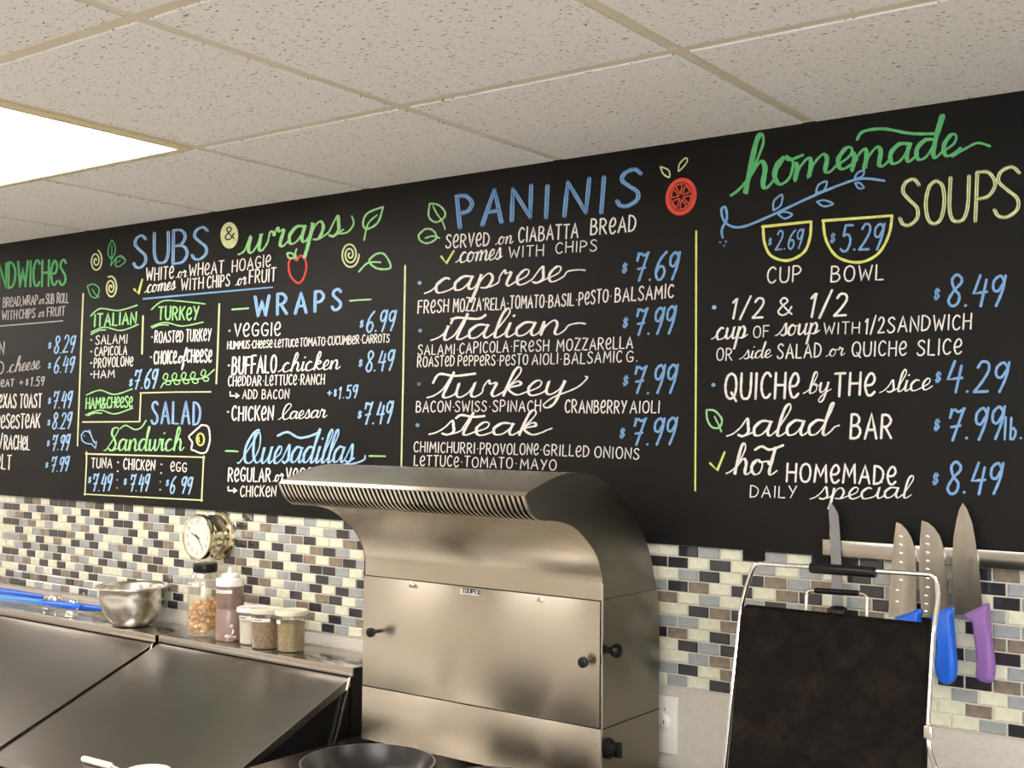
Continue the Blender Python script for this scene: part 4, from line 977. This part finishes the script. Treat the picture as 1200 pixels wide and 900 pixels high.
va = math.degrees(math.atan2(CAM.y - jy, CAM.x - jx))     # azimuth of the viewer as seen from the shelf
sticker(jar, jx, jy, ZS + .138, .0466, va - 78, va - 22, .009, 'CROUTON', slope=.01)
M['crouton'] = [mat('crouton_toast', c_, .75, noise=(60, .3, 3)) for c_ in ((.66, .33, .07), (.78, .50, .16), (.50, .18, .03), (.85, .64, .30))]
m = MB(); rr = random.Random(3)
for i in range(330):
    a = rr.uniform(0, 6.283); r = .0405 * math.sqrt(rr.uniform(.25, 1)) * .93; zz = ZS + .012 + rr.uniform(0, .080) + (.006 * math.cos(a - 1))
    s_ = rr.uniform(.0042, .0068); q = Matrix.Rotation(rr.uniform(0, 3), 3, 'X') @ Matrix.Rotation(rr.uniform(0, 3), 3, 'Z')
    vs_ = bmesh.ops.create_cube(m.b, size=1)['verts']; sc = Vector((s_ * rr.uniform(.9, 1.5), s_ * rr.uniform(.8, 1.4), s_ * rr.uniform(.8, 1.5))); mi = rr.choice((0, 0, 1, 1, 2, 3))
    for v in vs_: v.co = q @ Vector((v.co.x * sc.x * rr.uniform(.75, 1.15), v.co.y * sc.y * rr.uniform(.75, 1.15), v.co.z * sc.z)) * 1.25 + Vector((jx + r * math.cos(a), jy + r * math.sin(a), zz))
    for f_ in {f_ for v in vs_ for f_ in v.link_faces}: f_.material_index = mi
cr = m.build('croutons', M['crouton'], smooth=False); tag(cr, 'golden toasted croutons filling the lower half of the black-lidded jar', 'croutons', kind='stuff')

# ---------------------------------------------------------------- squeeze bottle and three tubs
qx, qy = -1.622, -.100
sq = thing('squeeze_bottle', 'squeeze bottle of pinkish-brown dressing with a white cap and nozzle', 'bottle', (qx, qy, ZS))
M['dress'] = mat('dressing_fill', (.27, .175, .155), .35, noise=(20, .18, 2), Coat_Weight=.6, Coat_Roughness=.1)
M['dress2'] = mat('dressing_film', (.185, .105, .09), .35, noise=(30, .3, 3), Coat_Weight=.6, Coat_Roughness=.1)
MB().lathe([(0, .001), (.034, .001), (.0372, .004), (.0372, .078), (.0366, .082), (.0366, .085), (.0372, .088)], (qx, qy, ZS), n=40).build('lower_body', M['dress'], sq, label='lower half full of pink-brown dressing')
MB().lathe([(.0372, .088), (.0372, .128), (.0366, .146), (.034, .149), (0, .149)], (qx, qy, ZS), n=40).build('upper_body', M['dress2'], sq, label='upper half filmed with darker dressing')
MB().lathe([(0, .147), (.0365, .147), (.0380, .149), (.0380, .164), (.0365, .167), (.025, .168), (.0235, .178), (.021, .180), (.008, .182), (.0055, .190), (.0045, .197), (0, .197)], (qx, qy, ZS), n=40).build('cap', M['white'], sq, ang=30)
sticker(sq, qx, qy, ZS + .130, .0378, va - 80, va + 8, .009, 'BTSLLA')


def tub(x, y, r, h, label, fill_mat, fill_h, fname, flabel, fcat, lid_mat, marks, a0, a1):
    t = thing('plastic_tub', label, 'tub', (x, y, ZS), 'lidded plastic tubs on the back shelf')
    rb = r * .90
    MB().lathe([(0, .001), (rb - .003, .001), (rb, .004), (r - .001, h - .012), (r + .001, h - .008), (r - .0005, h - .008), (r - .0025, h - .012), (rb - .0015, .005), (0, .0032)], (x, y, ZS), n=40).build('tub_wall', M['clearw'], t, ang=60)
    MB().lathe([(0, h - .010), (r - .003, h - .0105), (r + .0035, h - .011), (r + .004, h - .002), (r + .002, h), (r - .003, h - .001), (r - .006, h - .003), (0, h - .003)], (x, y, ZS), n=40).build('lid', lid_mat, t, ang=30)
    k_ = (fill_h) / h; rt = rb + (r - rb) * k_
    f_ = MB().lathe([(0, .0045), (rb - .003, .0045), (rt - .004, fill_h - .001), (rt - .006, fill_h + .001), (0, fill_h + .003)], (x, y, ZS), n=32).build(fname, fill_mat, smooth=True)
    tag(f_, flabel, fcat, kind='stuff')
    sticker(t, x, y, ZS + h * .70, r + .0008, a0, a1, .0095, marks)
    return t


M['lidw'] = mat('tub_lid_white', (.76, .73, .68), .4); M['lidc'] = mat('tub_lid_cream', (.70, .66, .50), .35); M['lidg'] = mat('tub_lid_clouded', (.66, .61, .50), .35)
M['saltf'] = mat('white_seasoning', (.70, .67, .62), .9); M['pepper'] = mat('brown_seasoning', (.24, .14, .055), .9, noise=(190, .6, 3)); M['herb'] = mat('dried_herb', (.28, .21, .065), .9, noise=(190, .45, 3))
tub(-1.532, -.098, .0385, .098, 'white-lidded clear tub of white seasoning, beside the squeeze bottle', M['saltf'], .078, 'white_seasoning', 'white seasoning inside the leftmost tub', 'seasoning', M['lidw'], 'ORGANO T', va - 62, va + 10)
tub(-1.459, -.118, .0395, .104, 'clear tub of coarse brown seasoning, middle of the three tubs', M['pepper'], .072, 'brown_seasoning', 'coarse brown seasoning inside the middle tub', 'seasoning', M['lidg'], 'BLACKN', va - 70, va + 15)
tub(-1.374, -.106, .0395, .106, 'cream-lidded clear tub of olive dried herbs, nearest the hood', M['herb'], .074, 'dried_herbs', 'olive-brown dried herbs inside the rightmost tub', 'herbs', M['lidc'], '', va - 72, va - 48)
# crumpled cling film between the first tubs
m = MB(); rr = random.Random(5)
for i in range(26):
    c0 = Vector((-1.578 + rr.uniform(-.006, .018), -.152 + rr.uniform(0, .012), ZS + .002 + rr.uniform(0, .05) * (1 - i / 40)))
    pts = [c0 + Vector((rr.uniform(-.01, .01), rr.uniform(-.006, .006), rr.uniform(0, .012))) for _ in range(4)]
    m.face([pts[0], pts[1], pts[2]]); m.face([pts[0], pts[2], pts[3]])
fl = m.build('cling_film', clear('cling_film', (.95, .94, .92), gloss=.6, rough=.15, haze=.3), smooth=False, fix=False); tag(fl, 'crumpled scrap of clear cling film at the foot of the leftmost tub', 'cling film')

# ---------------------------------------------------------------- wall outlet
pr, pb_ = un(793.5, 818, y=-.006), un(793.5, 885, y=-.006)
ou = thing('wall_outlet', 'white wall outlet plate half hidden behind the steel hood', 'outlet', (pr.x - .035, 0, (pr.z + pb_.z) / 2))
MB().box((pr.x - .074, -.006, pb_.z), (pr.x, 0, pr.z), .002).build('cover_plate', M['wall'] if False else M['white'], ou)
p = un(777, 846, y=-.012); MB().lathe([(0, 0), (.0155, 0), (.0155, .003), (.012, .006), (.009, .007), (0, .007)], (p.x, -.006, p.z), (0, -1, 0), 28).build('round_socket', M['white'], ou)
MB().box((p.x + .001, -.0136, p.z - .004), (p.x + .003, -.0129, p.z + .004)).build('slot', M['ink'], ou, smooth=False)
MB().lathe([(0, 0), (.0032, 0), (.002, .0015), (0, .0018)], (p.x + .002, -.006, p.z + .026), (0, -1, 0), 12).build('screw', M['polish'], ou)

# ---------------------------------------------------------------- magnetic knife bar and knives
a, b = un(963.5, 631.8, y=-.032), un(963.5, 650.7, y=-.032)
kb = thing('knife_bar', 'long brushed steel magnetic knife bar across the top of the mosaic', 'knife bar', (a.x + .3, 0, a.z))
MB().box((a.x, -.032, b.z), (a.x + .62, -.013, a.z), .0015).build('bar', M['shelf'], kb)
MB().box((a.x + .02, -.0135, ZT + .002), (a.x + .60, -.0121, a.z - .002)).build('backing', M['black'], kb, smooth=False)
kc = (940, 560, 2.647)
YK = -.0335


def kpts(lst, y=YK): return [(lambda q: (q.x, q.z))(un(kc[0] + lst[i] / kc[2], kc[1] + lst[i + 1] / kc[2], y=y)) for i in range(0, len(lst), 2)]


def knife(label, blade, handle, hm, bm, cat='knife', dim=None):
    B2 = kpts(blade); t = thing('kitchen_knife', label, cat, (B2[0][0], YK, B2[0][1]), 'knives on the magnetic bar')
    m = MB(); cxk = sum(p[0] for p in B2) / len(B2)
    m.prism(B2, 'y', YK - .002, YK + .0005); bmesh.ops.triangulate(m.b, faces=[f for f in m.b.faces if len(f.verts) > 4]); m.build('blade', bm, t, smooth=False)
    H2 = spline(kpts(handle, YK - .008) + kpts(handle[:2], YK - .008), 5)[:-1]
    cxh = sum(p[0] for p in H2) / len(H2); czh = sum(p[1] for p in H2) / len(H2); m = MB()
    lay = [(.80, YK + .004), (.96, YK + .001), (1.0, YK - .006), (.93, YK - .0125), (.70, YK - .0165)]; rings = []
    for s_, y_ in lay: rings.append([m.b.verts.new((cxh + (p[0] - cxh) * s_, min(y_, -.005), czh + (p[1] - czh) * (1 - (1 - s_) * .35))) for p in H2])
    for A, Bv in zip(rings, rings[1:]):
        for i in range(len(A)): m.b.faces.new((A[i], A[(i + 1) % len(A)], Bv[(i + 1) % len(A)], Bv[i]))
    m.b.faces.new(rings[0]); m.b.faces.new(rings[-1]); bmesh.ops.triangulate(m.b, faces=[f for f in m.b.faces if len(f.verts) > 4])
    m.build('handle', hm, t, ang=60)
    if dim:
        for (u, v) in dim:
            q = un(kc[0] + u / kc[2], kc[1] + v / kc[2], y=YK - .002)
            m = MB(); m.ball((q.x, YK - .0018, q.z), .0042, (1.0, .3, .75), 1); m.build('dimple', M['chrome'], t)
    return t


wav = []
for i in range(12): wav += [84 + 2.2 * (i % 2) + i * .9, 120 + i * 27]
knife('narrow grey scalloped slicing knife with a black handle, leftmost on the bar', [88, 78, 100, 88, 113, 112, 119, 180, 124, 300, 127, 402, 97, 402] + [w for i in range(11, -1, -1) for w in wav[2 * i:2 * i + 2]] + [84, 95],
      [78, 405, 100, 396, 134, 404, 136, 440, 130, 560, 122, 690, 100, 700, 90, 640, 82, 520], M['black'], M['bladegrey'])
knife('blue-handled santoku knife with a dimpled blade, mostly hidden behind the black plate', [293, 137, 308, 143, 325, 160, 340, 185, 349, 215, 354, 260, 355, 330, 355, 415, 268, 432, 274, 330, 281, 240, 287, 180],
      [286, 433, 330, 418, 364, 407, 366, 440, 378, 520, 384, 590, 376, 630, 350, 636, 330, 600, 322, 540, 318, 470], M['blue'], M['blade'], dim=[(306, y) for y in (182, 208, 234, 262, 290, 318)] + [(295, y) for y in (350, 385)])
knife('blue-handled santoku knife with a dimpled blade, its whole handle in view', [372, 132, 392, 139, 412, 156, 428, 180, 438, 210, 443, 260, 450, 330, 456, 408, 372, 425, 364, 340, 364, 250, 367, 180],
      [396, 428, 430, 412, 465, 402, 468, 440, 474, 510, 480, 580, 474, 628, 450, 641, 424, 628, 412, 585, 414, 520, 408, 460], M['blue'], M['blade'], dim=[(389, y) for y in (182, 206, 232, 258, 284, 312, 340)] + [(384, y) for y in (366, 392, 415)])
ckn = knife('wide chef\'s knife with a purple handle, rightmost on the bar', [499, 77, 512, 96, 528, 138, 538, 190, 545, 245, 553, 320, 560, 400, 520, 424, 468, 424, 466, 330, 467, 240, 471, 180, 480, 130, 488, 98],
      [502, 423, 540, 406, 577, 389, 580, 430, 588, 500, 597, 570, 597, 615, 590, 633, 565, 636, 540, 618, 542, 560, 532, 490, 524, 440], M['purple'], M['blade'])
I = Ink(YK - .0022); o_ = lambda u, v: (kc[0] + u / kc[2], kc[1] + v / kc[2])
pp = ell(524, 264, 9, 15, 16); I.stroke([o_(pp[i], pp[i + 1]) for i in range(0, len(pp), 2)], .7, closed=True)
for a_ in ([518, 256, 530, 272], [531, 256, 518, 272], [524, 250, 524, 278], [516, 264, 532, 264]): I.stroke([o_(a_[0], a_[1]), o_(a_[2], a_[3])], .7)
I.m.build('maker_mark', mat('etched_mark', (.12, .10, .08), .6), ckn, smooth=False, fix=False)

# ---------------------------------------------------------------- open panini press, seen from its scorched plate side
PT, PBt = -.50, -.585          # y of the plate's upper and lower edge: it leans back
A1, A2 = un(870, 712, y=PT), un(1088.5, 733, y=PT); ztp = (A1.z + A2.z) / 2
pw0, pw1 = A1.x, A2.x
zlo = ztp - .36
dy = (PBt - PT) / (un(851.5, 900, y=PBt).z - ztp) * (zlo - ztp) if True else 0
ylo = PT + (PBt - PT) * ((ztp - zlo) / (ztp - 1.25))
press = thing('panini_press', 'open panini press with a scorched black plate and chrome handle, right foreground', 'panini press', ((pw0 + pw1) / 2, -.5, CT))
M['scorch'] = mat('scorched_iron', (.013, .0095, .007), .7, bump=(150, .5, .0015))
nt = M['scorch'].node_tree; b_ = nt.nodes['Principled BSDF']; b_.inputs['Specular IOR Level'].default_value = .05
tc = nt.nodes.new('ShaderNodeTexCoord')
for sock, sc, lo, hi, c0, c1 in (('Base Color', 22, .48, .70, (.006, .0048, .004, 1), (.017, .012, .0085, 1)), ('Roughness', 60, .38, .62, .42, .8)):
    n1 = nt.nodes.new('ShaderNodeTexNoise'); n1.inputs['Scale'].default_value = sc; n1.inputs['Detail'].default_value = 9; n1.inputs['Roughness'].default_value = .7; nt.links.new(tc.outputs['Object'], n1.inputs[0])
    mr = nt.nodes.new('ShaderNodeMapRange'); mr.inputs['From Min'].default_value = lo; mr.inputs['From Max'].default_value = hi; nt.links.new(n1.outputs[0], mr.inputs[0])
    if sock == 'Roughness':
        mr.inputs['To Min'].default_value = c0; mr.inputs['To Max'].default_value = c1; nt.links.new(mr.outputs[0], b_.inputs[sock])
    else:
        mx = nt.nodes.new('ShaderNodeMix'); mx.data_type = 'RGBA'; mx.inputs[6].default_value = c0; mx.inputs[7].default_value = c1; nt.links.new(mr.outputs[0], mx.inputs[0]); nt.links.new(mx.outputs[2], b_.inputs[sock])
xl2 = un(851.5, 900, y=PBt).x; xr2 = un(1078.4, 900, y=PBt).x
kx_ = (ztp - zlo) / (ztp - un(851.5, 900, y=PBt).z); xb0 = pw0 + (xl2 - pw0) * kx_; xb1 = pw1 + (xr2 - pw1) * ((ztp - zlo) / (ztp - un(1078.4, 900, y=PBt).z))
m = MB(); th_ = .016
fr = [(pw0, PT, ztp), (pw1, PT, ztp), (xb1, ylo, zlo), (xb0, ylo, zlo)]; V1 = [m.b.verts.new(p) for p in fr]; V2 = [m.b.verts.new((p[0], p[1] + th_, p[2] + .003)) for p in fr]
for i in range(4): m.b.faces.new((V1[i], V1[(i + 1) % 4], V2[(i + 1) % 4], V2[i]))
m.b.faces.new(V1); m.b.faces.new(V2[::-1])
bmesh.ops.bevel(m.b, geom=list(m.b.edges), offset=.0018, segments=2, affect='EDGES'); m.build('upper_plate', M['scorch'], press, ang=30, label='scorched black iron plate')


def hp(u, v, y): return un(u, v, y=y)


def rnd(P, r=.012, n=5):
    out = [P[0]]
    for a, b, c in zip(P, P[1:], P[2:]):
        d1, d2 = (a - b), (c - b); r1 = min(r, d1.length * .45, d2.length * .45); s_, e_ = b + d1.normalized() * r1, b + d2.normalized() * r1
        out += [s_.lerp(b, t / n).lerp(b.lerp(e_, t / n), t / n) for t in range(n + 1)]
    return out + [P[-1]]


yh = PT - .002
path = [hp(843, 960, PBt - .0), hp(868.5, 712, PT + .008), hp(874, 690, PT - .005), hp(884.5, 660, PT - .02), hp(1097, 674, PT - .02), hp(1099.5, 700, PT - .016), hp(1094.5, 735, PT - .008), hp(1087.5, 853, PBt + .02), hp(1088.5, 875, PBt + .01), hp(1098, 905, PBt - .01), hp(1106, 940, PBt - .02)]
MB().tube(rnd(path), .0036, 12).build('handle_frame', M['chrome'], press, ang=60, label='bent chrome handle tube')
MB().tube([hp(949.5, 665.3, PT - .02), hp(951.5, 665.5, PT - .02), hp(1025, 670.8, PT - .02), hp(1027, 671, PT - .02)], [.0068, .0082, .0082, .0068], 20).build('grip', M['black'], press, label='black grip on the chrome tube')
q = hp(1088.5, 858, PBt + .015); m = MB(); m.box((q.x - .006, q.y - .006, q.z - .010), (q.x + .006, q.y + .006, q.z + .010), .002); m.build('clamp', M['polish'], press)
# rear lifting handle and the press body behind the plate
yr = PT + .07
path = [hp(943.5, 745, yr - .01), hp(945.5, 692, yr), hp(1016.5, 696.5, yr), hp(1015, 745, yr - .01)]
MB().tube(rnd(path, .01), .0030, 12).build('rear_handle', mat('pale_metal', (.75, .70, .58), .25, 1), press, ang=60)
MB().tube([hp(955, 691.9, yr), hp(957, 692.1, yr), hp(1005, 695.2, yr), hp(1007, 695.4, yr)], [.004, .0048, .0048, .004], 16).build('rear_grip', M['black'], press)
hy = yr + .004
m = MB(); m.prism([(PT + th_ + .001, ztp - .035), (hy, ztp - .045), (hy, zlo + .02), (ylo + th_ + .002, zlo + .01)], 'x', pw0 + .03, pw1 - .03); m.build('plate_back', M['blackmetal'], press, smooth=False)
MB().box((xb0 - .01, ylo - .28, CT + .012), (xb1 + .01, ylo + .10, CT + .055), .006).build('base', M['steel_side'], press)
MB().box((xb0 + .002, ylo - .27, CT + .055), (xb1 - .002, ylo - .02, CT + .068), .002).build('lower_plate', M['scorch'], press)
for sx in (xb0 + .03, xb1 - .05): MB().box((sx, ylo - .004, CT + .05), (sx + .02, ylo + .06, zlo + .04), .003).build('hinge', M['blackmetal'], press)
for sx in (xb0 + .02, xb1 - .02):
    for sy in (ylo - .25, ylo + .07): MB().lathe([(0, 0), (.012, 0), (.012, .013), (0, .013)], (sx, sy, CT), (0, 0, 1), 12).build('foot', M['black'], press)


# ---------------------------------------------------------------- frying pans in front of the hood
def pan(cx, cy, r, z0, h, label, name='frying_pan'):
    t = thing(name, label, 'pan', (cx, cy, z0), 'black frying pans before the hood')
    prof = [(0, 0), (r * .74, 0), (r * .86, h * .35), (r * .965, h * .88), (r * 1.0, h), (r * 1.0, h + .0022), (r * .972, h + .0025)]
    MB().lathe(prof, (cx, cy, z0), n=64).build('outer_wall', M['panrim'], t, ang=50)
    MB().lathe([(r * .972, h + .0025), (r * .93, h * .82), (r * .83, h * .36), (r * .72, .004), (0, .004)], (cx, cy, z0), n=64).build('cooking_surface', M['pan'], t, ang=50)
    d = Vector((.78, -.62, 0)); a = Vector((cx, cy, z0 + h * .8))
    MB().tube([a + d * (r * .95), a + d * (r + .05) + Vector((0, 0, .008)), a + d * (r + .11) + Vector((0, 0, .02)), a + d * (r + .2) + Vector((0, 0, .026))], [.008, .010, .013, .011], 12).build('handle', M['black'], t)
    return t


prm = un(431, 893.5, z=1.122)
def burner(x, y, r, label):
    b = MB(); b.lathe([(0, 0), (r, 0), (r, .012), (r - .02, .016), (0, .016)], (x, y, CT), n=40)
    o = b.build('hot_plate', M['blackmetal']); tag(o, label, 'hot plate')
c1 = prm
burner(c1.x, c1.y, .10, 'black round hot plate under the larger frying pan')
pan(c1.x, c1.y, .132, CT + .0162, 1.122 - CT - .0162, 'larger black non-stick frying pan with a worn steel rim, below the hood on the left')
p2 = Vector((-.452, -.452, 0))
burner(p2.x, p2.y, .085, 'black round hot plate under the smaller frying pan')
pan(p2.x, p2.y, .095, CT + .0162, 1.101 - CT - .0162, 'smaller dark frying pan beside the larger one, only its far rim in view')

# ---------------------------------------------------------------- cup and utensil at the lower left
CY_ = -.710; cp = un(172, 903, y=CY_)
cupo = thing('white_cup', 'white plastic cup at the bottom edge of the view, before the right prep table lid', 'cup', (cp.x, CY_, zboard))
hc = cp.z - zboard
MB().lathe([(0, 0), (.036, 0), (.038, .003), (.046, hc - .006), (.049, hc - .004), (.049, hc), (.046, hc + .001), (.0435, hc - .004), (.035, .004), (0, .003)], (cp.x, CY_, zboard), n=40).build('cup_wall', M['white'], cupo, ang=50)
M['cream'] = mat('cream_sauce', (.72, .64, .46), .4)
sc_ = MB().lathe([(0, hc - .010), (.0432, hc - .010), (.043, hc - .013), (0, hc - .013)], (cp.x, CY_, zboard), n=32).build('cream_sauce', M['cream']); tag(sc_, 'cream-coloured sauce filling the white cup', 'sauce', kind='stuff')
ya = -.60
h1, h2 = un(97, 889, y=ya), un(131, 898, y=ya); h3 = un(150, 905, y=ya - .02)
ut = thing('spreader', 'white-handled steel spreader lying on the right prep table lid', 'spreader', tuple(h1))
MB().tube([h1, h1.lerp(h2, .04), h1.lerp(h2, .95), h2], [.0055, .0075, .0075, .006], 14).build('handle', M['white'], ut)
MB().tube([h2, h2.lerp(h3, .5), h3 + (h3 - h2) * 1.5], [.004, .003, .004], 10).build('blade', M['polish'], ut)
